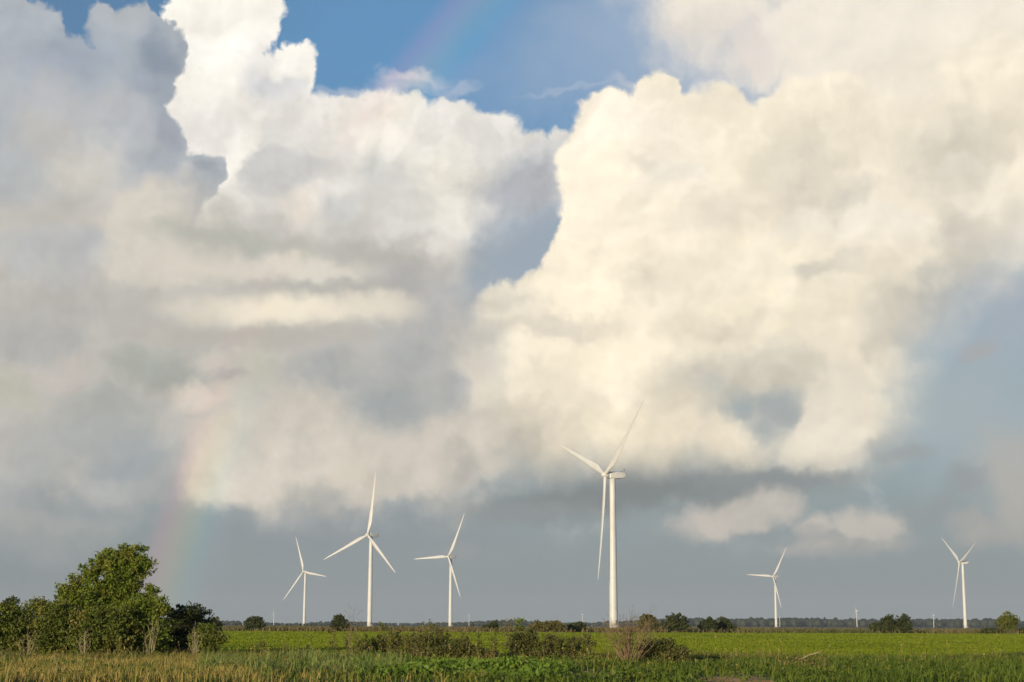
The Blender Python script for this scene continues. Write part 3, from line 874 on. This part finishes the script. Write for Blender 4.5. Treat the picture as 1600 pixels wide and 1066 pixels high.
ZT = HUB_H - 2.0
D_tower = data('tower', lathe([(2.25 - 0.68 * (z / ZT) ** 1.1, z) for z in [0.25] + [ZT * k / 16 for k in range(1, 16)] + [ZT + 0.1]], 40), M_white)
D_joint = data('section_joint', lathe([(0.98, -0.14), (1.022, -0.12), (1.022, 0.12), (0.98, 0.14)], 40), M_white)
D_found = data('foundation', lathe([(3.9, -0.3), (3.9, 0.15), (3.6, 0.3), (2.0, 0.3)], 40), M_conc)
D_nac = data('nacelle', loft_box([(-2.4, 1.35, ZT + 0.35, ZT + 3.3), (-1.9, 1.75, ZT + 0.12, ZT + 3.75), (1.0, 1.9, ZT + 0.02, ZT + 3.8), (5.4, 1.9, ZT + 0.3, ZT + 3.7), (7.2, 1.75, ZT + 0.8, ZT + 3.5), (7.6, 1.45, ZT + 1.1, ZT + 3.2)], 0.5), M_white)
D_nac.polygons.foreach_set('use_smooth', np.zeros(len(D_nac.polygons), dtype=bool))
D_cool = data('cooler', box_vf(-1.4, 1.4, 5.6, 6.2, ZT + 3.4, ZT + 4.2), M_steel)
_t = Tubes(); _t.add([(0.7, 6.9, ZT + 3.3), (0.7, 6.9, ZT + 5.6)], [0.07, 0.05]); _t.add([(0.2, 6.9, ZT + 5.2), (1.2, 6.9, ZT + 5.2)], [0.05, 0.05]); _t.add([(0.2, 6.9, ZT + 5.2), (0.2, 6.9, ZT + 5.6)], [0.12, 0.12]); _t.add([(1.2, 6.9, ZT + 5.2), (1.2, 6.9, ZT + 5.6)], [0.12, 0.12])
D_mast = data('weather_mast', ([tuple(q) for q in _t.v], _t.f), M_steel)
D_hub = data('hub', lathe([(1.5, -1.7), (1.75, -1.2), (1.8, 0.4), (1.6, 1.3), (1.15, 1.95), (0.55, 2.3), (0.08, 2.42)], 28), M_white)
D_blade = data('blade', blade_mesh(), M_white)
D_door = data('door', box_vf(-0.5, 0.5, -2.30, -2.14, 2.3, 4.5), M_steel)
_t = Tubes()
D_step = data('access_steps', ([], []), M_steel)
bm = bmesh.new()
for k in range(9):
    y = -4.6 + k * 0.27
    g = bmesh.ops.create_cube(bm, size=1.0, matrix=Matrix.Translation((0, y, 0.25 + k * 0.25)) @ Matrix.Diagonal((1.1, 0.26, 0.06, 1)))
g = bmesh.ops.create_cube(bm, size=1.0, matrix=Matrix.Translation((0, -2.3, 2.28)) @ Matrix.Diagonal((1.3, 0.55, 0.06, 1)))
for s_ in (-0.6, 0.6):
    for k in range(5):
        bmesh.ops.create_cube(bm, size=1.0, matrix=Matrix.Translation((s_, -4.6 + k * 0.55, 0.75 + k * 0.5)) @ Matrix.Diagonal((0.05, 0.05, 1.2, 1)))
    L_ = math.hypot(2.3, 2.1)
    bmesh.ops.create_cube(bm, size=1.0, matrix=Matrix.Translation((s_, -3.45, 2.35)) @ Matrix.Rotation(math.atan2(2.05, 2.2), 4, 'X') @ Matrix.Diagonal((0.06, L_, 0.06, 1)))
    bmesh.ops.create_cube(bm, size=1.0, matrix=Matrix.Translation((s_ * 0.95, -3.45, 1.2)) @ Matrix.Rotation(math.atan2(2.05, 2.2), 4, 'X') @ Matrix.Diagonal((0.06, L_, 0.2, 1)))
bm.to_mesh(D_step); bm.free()


def link(name, me, parent, M=None):
    o = bpy.data.objects.new(name, me); COL.objects.link(o); o.parent = parent
    if M is not None: o.matrix_local = M
    return o


def turbine(hx, hy, yaw, theta, label, dist=None, scale=1.0, cat='wind turbine', group='wind turbines on the plain', door_rz=0.6):
    """hub seen at (hx, hy); yaw: how far the rotor is turned to the left of the viewer; theta: clock angle of the first blade"""
    v = ray(hx, hy)
    d = (HUB_H * scale - CAM_H) / v.z * v.y if dist is None else dist
    losaz = math.atan2(v.x, v.y)
    y_ = math.radians(yaw)
    hubp = Vector((v.x / v.y * d, d, 0))
    rz = -(y_ + losaz)                         # turbine local -Y (upwind) points to the viewer at yaw 0
    base = hubp - Vector((math.sin(rz), -math.cos(rz), 0)) * 4.3 * scale
    root = empty('wind_turbine', (base.x, base.y, 0), rz)
    root.scale = (scale,) * 3
    link('foundation', D_found, root)
    tw = link('tower', D_tower, root)
    for jz in (27.0, 53.0): link('section_joint', D_joint, tw, Matrix.Translation((0, 0, jz)) @ Matrix.Diagonal((2.25 - 0.68 * (jz / ZT) ** 1.1,) * 2 + (1, 1)))
    dr = Matrix.Rotation(door_rz - rz, 4, 'Z')
    link('door', D_door, tw, dr)
    link('access_steps', D_step, tw, dr)
    nac = link('nacelle', D_nac, root)
    link('cooler', D_cool, nac)
    link('weather_mast', D_mast, nac)
    tilt = math.radians(5.0)
    HM = Matrix.Translation((0, -4.3, HUB_H)) @ Matrix.Rotation(-tilt, 4, 'X')
    hub = link('hub', D_hub, root, HM @ Matrix.Rotation(math.pi / 2, 4, 'X'))
    for k in range(3):
        th = math.radians(theta + 120 * k)
        # clock angle seen from upwind: rotation about the rotor axis; cone leans the blades upwind
        RM = HM @ Matrix.Rotation(th, 4, 'Y') @ Matrix.Rotation(math.radians(2.5), 4, 'X') @ Matrix.Translation((0, 0, 0.9))
        link('blade', D_blade, root, RM)
    tag(root, label, cat, group)
    return root


turbine(946, 742, 62, 52, 'tallest white wind turbine, its rotor seen almost edge on with one blade hanging down')
turbine(574.5, 836, 48, 8, 'white wind turbine between two others with one blade straight up and two spread low')
turbine(700.5, 870, 47, 28, 'white wind turbine with one level blade, next to the turbine with an upright blade')
turbine(474, 893, 48, 339, 'slender white wind turbine beside the leafy thicket, one blade leaning up')
turbine(1208, 901, 45, 34, 'white turbine above open field, one blade level and one hanging along its tower')
turbine(1499, 879, 64, 66, 'white turbine standing apart near a lone round tree, two blades raised in a vee')
for fx, ftop, fth, lb in ((427, 958.5, 0, 'tiny far turbine between the small dark tree and the slender turbine'), (732, 962, 8, 'tiny far turbine beyond the hedge, between the level blade turbine and low dark shrub'),
                          (909, 961, 0, 'tiny far turbine above the small dark bush beside the tallest turbine'), (1337, 955, 180, 'tiny far turbine between the open field turbine and the tiny bush'),
                          (1457.5, 962, 0, 'tiny far turbine between the two domed tree and the turbine standing apart'), (1217.5, 965, 180, 'tiny far turbine close behind the tower of the open field turbine')):
    hz = (977 + (fx - 800) * math.tan(ROLL) - ftop) / F_PX * 3400 + CAM_H
    turbine(fx, ftop, 83, fth, lb, 3400, hz / HUB_H, group='far wind turbines on the horizon')

# ------------------------------------------------------------------ trees along the far edge of the field
D2 = 322
edge = [
    ('small dark tree at the field edge just beyond the leafy thicket', 398, [(398, 973, 12, 9), (390, 976, 8, 7), (405, 975, 8, 8)], M_dark),
    ('upright bushy tree at the field edge between the two nearest slender turbines', 530, [(530, 968, 9, 8), (524, 975, 7, 9), (536, 975, 8, 9), (531, 980, 11, 6)], M_dark),
    ('low dark shrub at the field edge between the level blade turbine and the reddish hedge', 768, [(765, 981, 10, 5), (773, 977, 5, 6), (760, 983, 8, 4)], M_dark),
    ('long reddish brown hedge at the far edge of the field', 856, [(838, 979, 11, 7), (852, 979, 12, 7), (866, 979, 12, 7), (876, 980, 8, 6)], M_brown),
    ('small dark bush beside the reddish brown hedge', 901, [(897, 980, 9, 6), (907, 980, 7, 7)], M_dark),
    ('rounded olive tree at the field edge near the foot of the tallest turbine', 1014, [(1014, 971, 14, 11), (1006, 978, 10, 8), (1022, 978, 10, 8)], M_bush),
    ('dark spreading tree beside the rounded olive tree', 1054, [(1055, 968, 14, 10), (1044, 976, 12, 9), (1066, 977, 11, 9), (1054, 981, 16, 6)], M_dark),
    ('pointed dark tree of a close pair, the one nearer the dark spreading tree', 1107, [(1110, 974, 8, 8), (1101, 978, 8, 8), (1113, 981, 8, 7)], M_dark),
    ('dark tree of a close pair, the one farther from the dark spreading tree', 1133, [(1131, 975, 8, 8), (1138, 979, 8, 7), (1126, 981, 8, 6), (1146, 983, 5, 4)], M_dark),
    ('broad round dark tree with two domes standing alone at the field edge', 1397, [(1386, 972, 13, 10), (1378, 978, 10, 9), (1412, 971, 12, 11), (1400, 980, 20, 8), (1418, 979, 8, 8)], M_dark),
    ('tiny bush at the foot of the broad two domed tree', 1366, [(1366, 980, 6, 4)], M_dark),
    ('lone round green tree at the field edge near the turbine standing apart', 1575, [(1575, 969, 13, 10), (1567, 975, 9, 9), (1584, 974, 8, 9), (1575, 981, 10, 7)], M_thick),
    ('low dark bush under the lone round green tree', 1550, [(1545, 986, 10, 3), (1556, 986, 8, 2.5), (1596, 985, 8, 3)], M_dark),
]
SHRUBS = (2, 3, 4, 10, 12)
for i, (lb, x, cl, mt) in enumerate(edge):
    plant('field_shrub' if i in SHRUBS else 'field_tree', lb, 'shrub' if i in SHRUBS else 'tree', x, D2 + 6 * (i % 3), cl, 7500, 0.36, mt, M_bark, 'trees and shrubs along the far field edge', 200 + i, 3 if i in SHRUBS else 1, r0=0.12, sprig=0.34, hollow=0.1, per=30)

# ------------------------------------------------------------------ the thicket on the left
TD = 77
plant('leafy_tree', 'tall wind swept leafy tree rising above the thicket, its top leaning to one side', 'tree', 160, TD,
      [(200, 873, 32, 20), (222, 885, 19, 16), (170, 880, 28, 20), (145, 893, 22, 20), (198, 895, 32, 16), (126, 913, 20, 22), (165, 915, 44, 24), (108, 935, 24, 22), (196, 925, 30, 18), (130, 940, 40, 24), (236, 924, 11, 9), (175, 950, 50, 24), (225, 945, 26, 18)],
      34000, 0.145, M_tree, M_bark, None, 1, 4, r0=0.13, sprig=0.17, hollow=0.55, per=22, knots=7)
shr = [
    ('olive shrub at the outer end of the thicket under the tall leafy tree', 22, 75, [(10, 975, 36, 30), (30, 985, 34, 34), (5, 1005, 40, 30), (45, 1010, 30, 24)], 15000, M_thick, 3),
    ('domed olive shrub between the sprig tree and the tall leafy tree', 62, 82, [(56, 948, 20, 13), (62, 965, 30, 26), (60, 1000, 36, 30)], 9000, M_thick, 3),
    ('small tree with a sparse sprig of leaves poking above the thicket end', 14, 85, [(15, 940, 9, 5), (6, 950, 10, 7), (22, 952, 8, 7), (10, 970, 16, 18)], 1500, M_dark, 1),
    ('green shrub under the tall leafy tree, next to the domed olive shrub', 100, 74, [(95, 965, 36, 26), (110, 985, 40, 30), (85, 1005, 36, 26), (115, 1015, 34, 18)], 16000, M_thick, 4),
    ('mixed green and brown shrub in the middle of the thicket front', 165, 73, [(150, 975, 36, 28), (185, 975, 36, 28), (165, 1005, 50, 26), (140, 1015, 26, 16)], 18000, M_thick, 4),
    ('dense bright green shrub between the mixed shrub and the dark shaded shrub', 228, 74, [(215, 965, 34, 26), (240, 985, 30, 30), (222, 1010, 40, 22), (245, 950, 18, 14)], 15000, M_tree, 4),
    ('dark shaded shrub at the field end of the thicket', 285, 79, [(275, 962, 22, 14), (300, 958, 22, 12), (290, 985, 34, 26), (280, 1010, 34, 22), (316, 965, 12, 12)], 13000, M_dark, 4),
    ('low branching shrub with bare stems at the field end of the thicket', 318, 73, [(322, 985, 16, 10), (335, 1000, 16, 12), (312, 1000, 16, 14), (325, 1018, 24, 14), (345, 996, 10, 6)], 4200, M_thick, 5),
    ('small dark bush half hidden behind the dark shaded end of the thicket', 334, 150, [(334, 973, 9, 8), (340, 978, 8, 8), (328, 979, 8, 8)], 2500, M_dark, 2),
]
for i, (lb, x, d, cl, n, mt, st) in enumerate(shr):
    plant('sprig_tree' if 'small tree' in lb else 'thicket_shrub', lb, 'tree' if 'small tree' in lb else 'shrub', x, d, cl, int(n * 0.95), 0.14 if d < 100 else 0.22, mt, M_bark, 'plants of the thicket', 300 + i, st, r0=0.05, sprig=0.17, hollow=0.5, knots=5 if d < 100 else 0)

# ------------------------------------------------------------------ bushes and weeds before the field
bsh = [
    ('leafy dark bush around the foot of the bright topped sapling', 820, 68, [(812, 1006, 17, 18), (828, 996, 13, 15), (822, 1026, 26, 15)], 6500, M_bush, 4, 0.10),
    ('brown and green bush between the sapling and the bare twiggy shrub', 880, 69, [(866, 1006, 18, 15), (896, 1008, 17, 14), (880, 1026, 34, 14), (905, 1022, 14, 10), (920, 1038, 16, 8)], 6500, M_bush, 5, 0.09),
    ('olive leafy bush leaning out beside the bare twiggy shrub', 1030, 63, [(1012, 1012, 16, 13), (1035, 1008, 20, 12), (1058, 1018, 18, 9), (1030, 1032, 34, 14), (1070, 1030, 10, 6), (1010, 1040, 22, 10)], 8500, M_bush, 5, 0.10),
    ('upright sapling topped with bright yellow green leaves', 812, 70, [(812, 970, 6, 5), (810, 978, 5, 5), (816, 985, 5, 5), (813, 998, 6, 8)], 520, M_lime, 1, 0.10),
    ('low bush with fresh green leaves at the foot of the brown weeds', 700, 66, [(690, 1018, 22, 10), (716, 1012, 20, 12), (742, 1018, 20, 11), (765, 1024, 16, 9)], 6000, M_bush, 4, 0.09),
    ('ragged brown bush among the tall dead weeds', 655, 69, [(636, 1006, 24, 13), (668, 1002, 22, 14), (694, 1008, 18, 12), (650, 1022, 40, 11)], 6500, M_brown, 5, 0.08),
    ('low brown bush where the tall dead weeds meet the reed like grass', 590, 69, [(572, 1014, 24, 10), (600, 1006, 22, 13), (615, 1018, 24, 10)], 4600, M_brown, 5, 0.08),
]
for i, (lb, x, d, cl, n, mt, st, lf) in enumerate(bsh):
    plant('sapling' if 'sapling' in lb else 'wild_bush', lb, 'sapling' if 'sapling' in lb else 'bush', x, d, cl, n, lf, mt, M_twig, 'wild bushes before the field', 400 + i, st, r0=0.022, sprig=0.13, hollow=0.2, per=14)


def twiggy(name, label, x, d, n, h, spread, seed, r0=0.018, mat=None, forks=7, cat='shrub', group=None):
    """a bare many-stemmed shrub"""
    rng = np.random.default_rng(seed)
    root = empty(name, at(x, d, 0.05))
    t, tw = Tubes(), Tubes()
    for i in range(n):
        a = rng.uniform(0, 2 * math.pi); q = rng.uniform(0.1, 1.0)
        H = h * rng.uniform(0.55, 1.0) * (1.05 - 0.35 * q)
        e = Vector((math.cos(a) * spread * q, math.sin(a) * spread * q * 0.7, H))
        b = Vector((rng.normal() * 0.07, rng.normal() * 0.07, -0.05))
        pts = [b.lerp(e, k / 5) + Vector((rng.normal(), rng.normal(), 0)) * 0.025 * H * (k > 0) + Vector((0, 0, 0.08 * H * math.sin(math.pi * k / 5))) for k in range(6)]
        t.add(pts, [r0 * (1 - 0.85 * k / 5) for k in range(6)], 5)
        for f in range(forks):
            w = rng.uniform(0.3, 0.98); k = min(4, int(w * 5)); s = pts[k].lerp(pts[k + 1], w * 5 - k)
            L = H * rng.uniform(0.10, 0.28)
            dv = Vector((rng.normal() * 0.8, rng.normal() * 0.6, rng.uniform(0.4, 1.4))).normalized() * L
            mid = s + dv * 0.5 + Vector((rng.normal(), rng.normal(), 0)) * 0.04
            tw.add([s, mid, s + dv], [r0 * 0.42, r0 * 0.3, r0 * 0.12], 4)
            for g in range(2):
                d2 = Vector((rng.normal(), rng.normal(), rng.uniform(0.2, 1.3))).normalized() * L * 0.45
                s2 = mid.lerp(s + dv, rng.uniform(0, 0.8))
                tw.add([s2, s2 + d2], [r0 * 0.26, r0 * 0.1], 4)
    if cat == 'stalk':
        for f_ in tw.f: t.f.append(tuple(q + len(t.v) for q in f_))
        t.v += tw.v
    t.obj('stems', mat or M_twig, root)
    if cat != 'stalk': tw.obj('twigs', mat or M_twig, root)['kind'] = 'stuff'
    tag(root, label, cat, group)
    return root


twiggy('bare_shrub', 'bare brown twiggy shrub rising before the tallest turbine', 983, 62, 44, 2.5, 1.45, 51, 0.018)
twiggy('bare_shrub', 'thin bare grey shrub standing behind the leaning olive bush', 1012, 66, 14, 2.6, 0.9, 52, 0.011)
twiggy('bare_shrub', 'tangle of fine dead twigs among the tall brown weeds', 655, 70, 40, 1.5, 2.2, 53, 0.009)
twiggy('bare_shrub', 'fine dead twigs between the dark bush and the brown and green bush', 850, 69, 22, 1.6, 1.3, 54, 0.009)
twiggy('dry_stalk', 'tall dry stalk reaching up beside the turbine with the upright blade, forked at its tip', 545, 71, 3, 2.6, 0.25, 55, 0.014, cat='stalk', group='tall dry stalks')
twiggy('dry_stalk', 'tall leaning dry stalk between the forked stalk and the turbine with the upright blade', 554, 71, 3, 2.5, 0.75, 56, 0.012, cat='stalk', group='tall dry stalks')


for q_, (x_, d_, h_, lb_) in enumerate(((238, 71.8, 2.3, 'pale bare stems showing before the dense green thicket shrub'), (306, 71.6, 1.9, 'pale bare stems before the dark shaded end of the thicket'), (135, 71.4, 1.7, 'grey dead twigs before the mixed shrub in the thicket front'), (45, 72.5, 1.8, 'grey dead twigs before the olive shrub at the thicket end'))):
    twiggy('bare_shrub', lb_, x_, d_, 9, h_, 0.55, 700 + q_, 0.013, M_pale, 4, group='bare stems of the thicket')
twiggy('dry_stalk', 'long pale stalk leaning in the dry grass before the thicket', 97, 52, 2, 1.35, 0.25, 58, 0.012, M_pale, 3, cat='stalk', group='tall dry stalks')
twiggy('dry_stalk', 'pale slanting stalk in the dry grass at the thicket end', 24, 60, 2, 1.5, 0.7, 59, 0.012, M_pale, 3, cat='stalk', group='tall dry stalks')
twiggy('dry_stalk', 'thin green tan stalk standing in the grass beside the brush heap', 1288, 57, 1, 1.0, 0.1, 60, 0.012, M_pale, 3, cat='stalk', group='tall dry stalks')


def weed(x, d, h, seed, mat):
    rng = np.random.default_rng(seed)
    root = empty('tall_weed', at(x, d, 0.04))
    t = Tubes()
    lx = rng.normal() * 0.12
    pts = [Vector((lx * (k / 4) ** 2 * h, rng.normal() * 0.015, h * k / 4 - 0.05)) for k in range(5)]
    t.add(pts, [0.013, 0.011, 0.009, 0.006, 0.003], 5)
    Pl = []
    for b in range(13):
        w = rng.uniform(0.25, 1.0); k = min(3, int(w * 4)); s = pts[k].lerp(pts[k + 1], w * 4 - k)
        L = h * rng.uniform(0.10, 0.24)
        e = s + Vector((rng.normal() * 0.6, rng.normal() * 0.6, rng.uniform(0.5, 1.2))).normalized() * L
        t.add([s, e], [0.006, 0.003], 4)
        for q in range(12):
            Pl.append(tuple(s.lerp(e, rng.uniform(0.2, 1.1)) + Vector(tuple(rng.normal(size=3) * 0.035))))
    t.obj('stem', M_twig, root)
    V, F = leaf_quads(np.array(Pl), 0.10, 0.3, 0.5, rng=rng)
    mesh_obj('leaves', V, F, mat, root)
    tag(root, 'tall thin brown weed standing before the green field', 'weed', 'tall brown weeds before the field')


rng = np.random.default_rng(77)
for i in range(80):
    x = float(np.clip(rng.normal(668, 62), 530, 790)) if i < 52 else float(rng.uniform(795, 935)) if i < 70 else float(rng.uniform(345, 520))
    top = 1.55 if i < 52 else 1.3 if i < 70 else 0.8
    weed(x, rng.uniform(66, 72.5), top * rng.uniform(0.6, 1.05), 600 + i, (M_brown, M_thick, M_bush)[i % 3])

# dead branch and the brush heap under it
root = empty('dead_branch', at(1222, 58, 0.1))
t = Tubes()
k = 58 / F_PX
bp = [(0, 0, 0.02), (10 * k, -.1, 8 * k), (25 * k, 0, 17 * k), (40 * k, .1, 24 * k), (55 * k, .1, 28.5 * k), (64 * k, .15, 31 * k)]
t.add(bp, [0.035, 0.032, 0.027, 0.022, 0.015, 0.007], 7)
t.obj('limb', M_pale, root)
t = Tubes()
t.add([(25 * k, 0, 17 * k), (38 * k, -.3, 12 * k), (46 * k, -.5, 8 * k)], [0.02, 0.015, 0.008], 5)
t.add([(40 * k, .1, 24 * k), (52 * k, .4, 26 * k), (60 * k, .5, 25 * k)], [0.014, 0.01, 0.005], 5)
t.add([(6 * k, -.06, 5 * k), (20 * k, -.4, 6 * k), (32 * k, -.6, 5 * k)], [0.018, 0.013, 0.006], 5)
t.obj('side_twigs', M_pale, root)
tag(root, 'long bleached dead branch sticking up out of the brush heap', 'branch')
rng = np.random.default_rng(91)
root = empty('brush_heap', at(1248, 58, 0.08))
t = Tubes()
for i in range(150):
    a = rng.uniform(0, 2 * math.pi); r = 0.95 * math.sqrt(rng.uniform())
    z = 0.06 + 0.62 * (1 - r) * rng.uniform(0.1, 1.0)
    p = Vector((r * math.cos(a), r * math.sin(a) * 0.7, z))
    dv = Vector((rng.normal(), rng.normal(), rng.normal() * 0.3)).normalized() * rng.uniform(0.15, 0.4)
    t.add([p - dv, p + Vector((0, 0, 0.04)), p + dv], [0.008, 0.011, 0.004], 4)
t.obj('dead_twigs', M_twig, root)
V, F = leaf_quads(np.stack([rng.normal(size=1500) * 0.5, rng.normal(size=1500) * 0.35, 0.05 + np.abs(rng.normal(size=1500)) * 0.2], 1), 0.11, 0.1, 0.4, rng=rng)
mesh_obj('dead_leaves', V, F, M_brown, root)
tag(root, 'low heap of dead brown twigs in the green grass', 'brush heap')


# ------------------------------------------------------------------ grasses of the verge
def verge_points(n, d0, d1, x0, x1, rng, keep=None):
    P, cx = scatter(n, d0, d1, x0, x1, rng)
    if keep is not None:
        k = rng.uniform(size=n) < keep(P, cx)
        P, cx = P[k], cx[k]
    P[:, 2] = verge_z(P[:, 0], P[:, 1]) - 0.02
    return P, cx


def soil(P, cx):
    """thin out the growth on bare ground"""
    a = (np.abs(cx - 925) < 48 + 10 * np.sin(P[:, 1] * 2)) & (P[:, 1] < 53.2) & (P[:, 1] > 47.5)
    b = (np.abs(cx - 1150) < 60 + 14 * np.sin(P[:, 1] * 3)) & (P[:, 1] < 50.7)
    c = ((cx - 110) / 215) ** 2 + ((P[:, 1] - 64.5) / 3.4) ** 2 < 1
    h = (np.abs(cx - 1250) < 34) & (P[:, 1] > 54.5) & (P[:, 1] < 60)
    return np.where(a | b | c | h, 0.16, 1.0)


def sm(x, a, b):
    t_ = np.clip((x - a) / (b - a), 0, 1); return t_ * t_ * (3 - 2 * t_)


rng = np.random.default_rng(123)
clump = lambda P: np.clip(2.2 * vnoise(P[:, 0], P[:, 1], 0.8, 8) - 0.35, 0.05, 1)
# dry grass: all of the left, thinning out to the right
P, cx = verge_points(56000, 42, 68, -200, 760, rng, lambda P, cx: soil(P, cx) * clump(P) * (1 - 0.9 * sm(cx, 330, 620)))
V, F = blades(P, 0.24 + 0.36 * vnoise(P[:, 0], P[:, 1], 1.3, 6), 0.012, 0.75, rng)
tag(mesh_obj('dry_grass', V, F, M_dry), 'tan dry grass in front of the leafy thicket', 'grass', kind='stuff')
# green grass: the right, and mixed into the rest
P, cx = verge_points(90000, 42, 74.5, -200, 1800, rng, lambda P, cx: soil(P, cx) * clump(P) * (0.40 + 0.60 * sm(cx, 960, 1250)))
hgt = 0.20 + 0.36 * vnoise(P[:, 0], P[:, 1], 0.9, 16) + 0.06 * sm(cx, 1150, 1400)
V, F = blades(P, hgt, 0.019, 1.25, rng)
tag(mesh_obj('green_grass', V, F, M_grass), 'rough green grass along the near edge of the field', 'grass', kind='stuff')
# darker rank grass where the field bends away
P, cx = scatter(26000, 69, 92, 1330, 1850, rng)
k_ = (P[:, 1] > 70 + (cx - 1430) * 0.025) & (P[:, 1] < 75 + (cx - 1430) * 0.09) & (rng.uniform(size=len(P)) < sm(cx, 1330, 1480))
P = P[k_]
for bx, bd, bw, bh in THIN:
    n_ = int(bw * bd / F_PX * bh * 60); a_, r_ = rng.uniform(0, 6.283, n_), np.sqrt(rng.uniform(size=n_))
    P = np.concatenate([P, np.stack([at(bx, bd).x + np.cos(a_) * r_ * bw * bd / F_PX, bd + np.sin(a_) * r_ * bh, np.zeros(n_)], 1)])
P[:, 2] = 0.01
V, F = blades(P, 0.30 + 0.20 * vnoise(P[:, 0], P[:, 1], 2.2, 61), 0.022, 0.6, rng)
tag(mesh_obj('dark_grass', V, F, M_deep), 'darker rank grass at the edge of the bright crop and in its gaps', 'grass', kind='stuff')
# taller tufts along the field margin
P, cx = verge_points(26000, 66, 75.5, -200, 1800, rng, lambda P, cx: clump(P) * 0.9 * (1 - 0.75 * sm(cx, 1050, 1300)))
V, F = blades(P, 0.30 + 0.35 * vnoise(P[:, 0], P[:, 1], 1.6, 26), 0.014, 0.6, rng)
tag(mesh_obj('margin_grass', V, F, M_brown), 'brownish rank grass where the verge meets the field', 'grass', kind='stuff')
# reeds
P, cx = verge_points(5200, 47, 62, 330, 640, rng, lambda P, cx: (vnoise(P[:, 0], P[:, 1], 1.4, 18) > 0.45) * 1.0)
V, F = blades(P, 0.42 + 0.5 * vnoise(P[:, 0], P[:, 1], 1.2, 36), 0.024, 1.0, rng)
tag(mesh_obj('tall_green_grass', V, F, M_reed), 'tall bright green reed like grass beside the creeping leafy ground cover', 'grass', kind='stuff')
# loose seed stalks standing out of the grass
P, cx = verge_points(900, 45, 72, -200, 1800, rng, lambda P, cx: 0.25 + 0.75 * (vnoise(P[:, 0], P[:, 1], 1.8, 71) > 0.6))
hs = 0.55 + 0.55 * rng.uniform(size=len(P))
V, F = blades(P, hs, 0.007, 0.55, np.random.default_rng(5))
tips = V.reshape(-1, 5, 3)[:, 4]
Pq = np.repeat(tips, 7, 0) + rng.normal(size=(len(tips) * 7, 3)) * np.array([0.015, 0.015, 0.06])
V2, F2 = leaf_quads(Pq, 0.06, 0.8, 0.45, rng=rng)
tag(mesh_obj('seed_grass', np.concatenate([V, V2]), np.concatenate([F, F2 + len(V)]), M_dry), 'scattered tan seed stalks standing above the verge grass', 'grass', kind='stuff')
# creeping leaves
P, cx = verge_points(46000, 46, 62, 560, 900, rng, lambda P, cx: sm(cx, 540, 640) * (1 - sm(cx, 800, 900)) * (1 - sm(P[:, 1], 56, 62)))
P[:, 2] += rng.uniform(0, 1, len(P)) * (0.18 + 0.36 * vnoise(P[:, 0], P[:, 1], 1.3, 44))
V, F = leaf_quads(P, 0.14, 0.5, 0.8, rng=rng)
tag(mesh_obj('ground_cover', V, F, M_vine), 'glossy green creeping leaves covering the ground below the brown weeds', 'ground cover', kind='stuff')
P, cx = verge_points(125000, 44, 70, -200, 1750, rng, lambda P, cx: soil(P, cx) * clump(P) * (0.3 + 0.7 * vnoise(P[:, 0], P[:, 1], 3.0, 51)) * (0.45 + 0.55 * sm(cx, 500, 820)))
P[:, 2] += rng.uniform(0, 1, len(P)) * (0.12 + 0.3 * vnoise(P[:, 0], P[:, 1], 1.1, 54))
V, F = leaf_quads(P, 0.15, 0.5, 0.5, rng=rng)
tag(mesh_obj('low_weeds', V, F, M_weed), 'low leafy weeds mixed into the rough grass', 'weeds', kind='stuff')

# ------------------------------------------------------------------ haze in the air
bm = bmesh.new(); bmesh.ops.create_cube(bm, size=1.0)
me = bpy.data.meshes.new('haze'); bm.to_mesh(me); bm.free()
hz = bpy.data.objects.new('haze', me); COL.objects.link(hz)
hz.scale = (14100, FAR + 700, 152); hz.location = (0, (FAR - 600) / 2, 75)
mt, nt, out = new_mat('haze_air')
pv = nt.nodes.new('ShaderNodeVolumePrincipled'); pv.inputs['Color'].default_value = (0.80, 0.88, 1.0, 1); pv.inputs['Density'].default_value = HAZE
nt.links.new(pv.outputs[0], out.inputs['Volume'])
me.materials.append(mt)
hz["kind"] = "stuff"
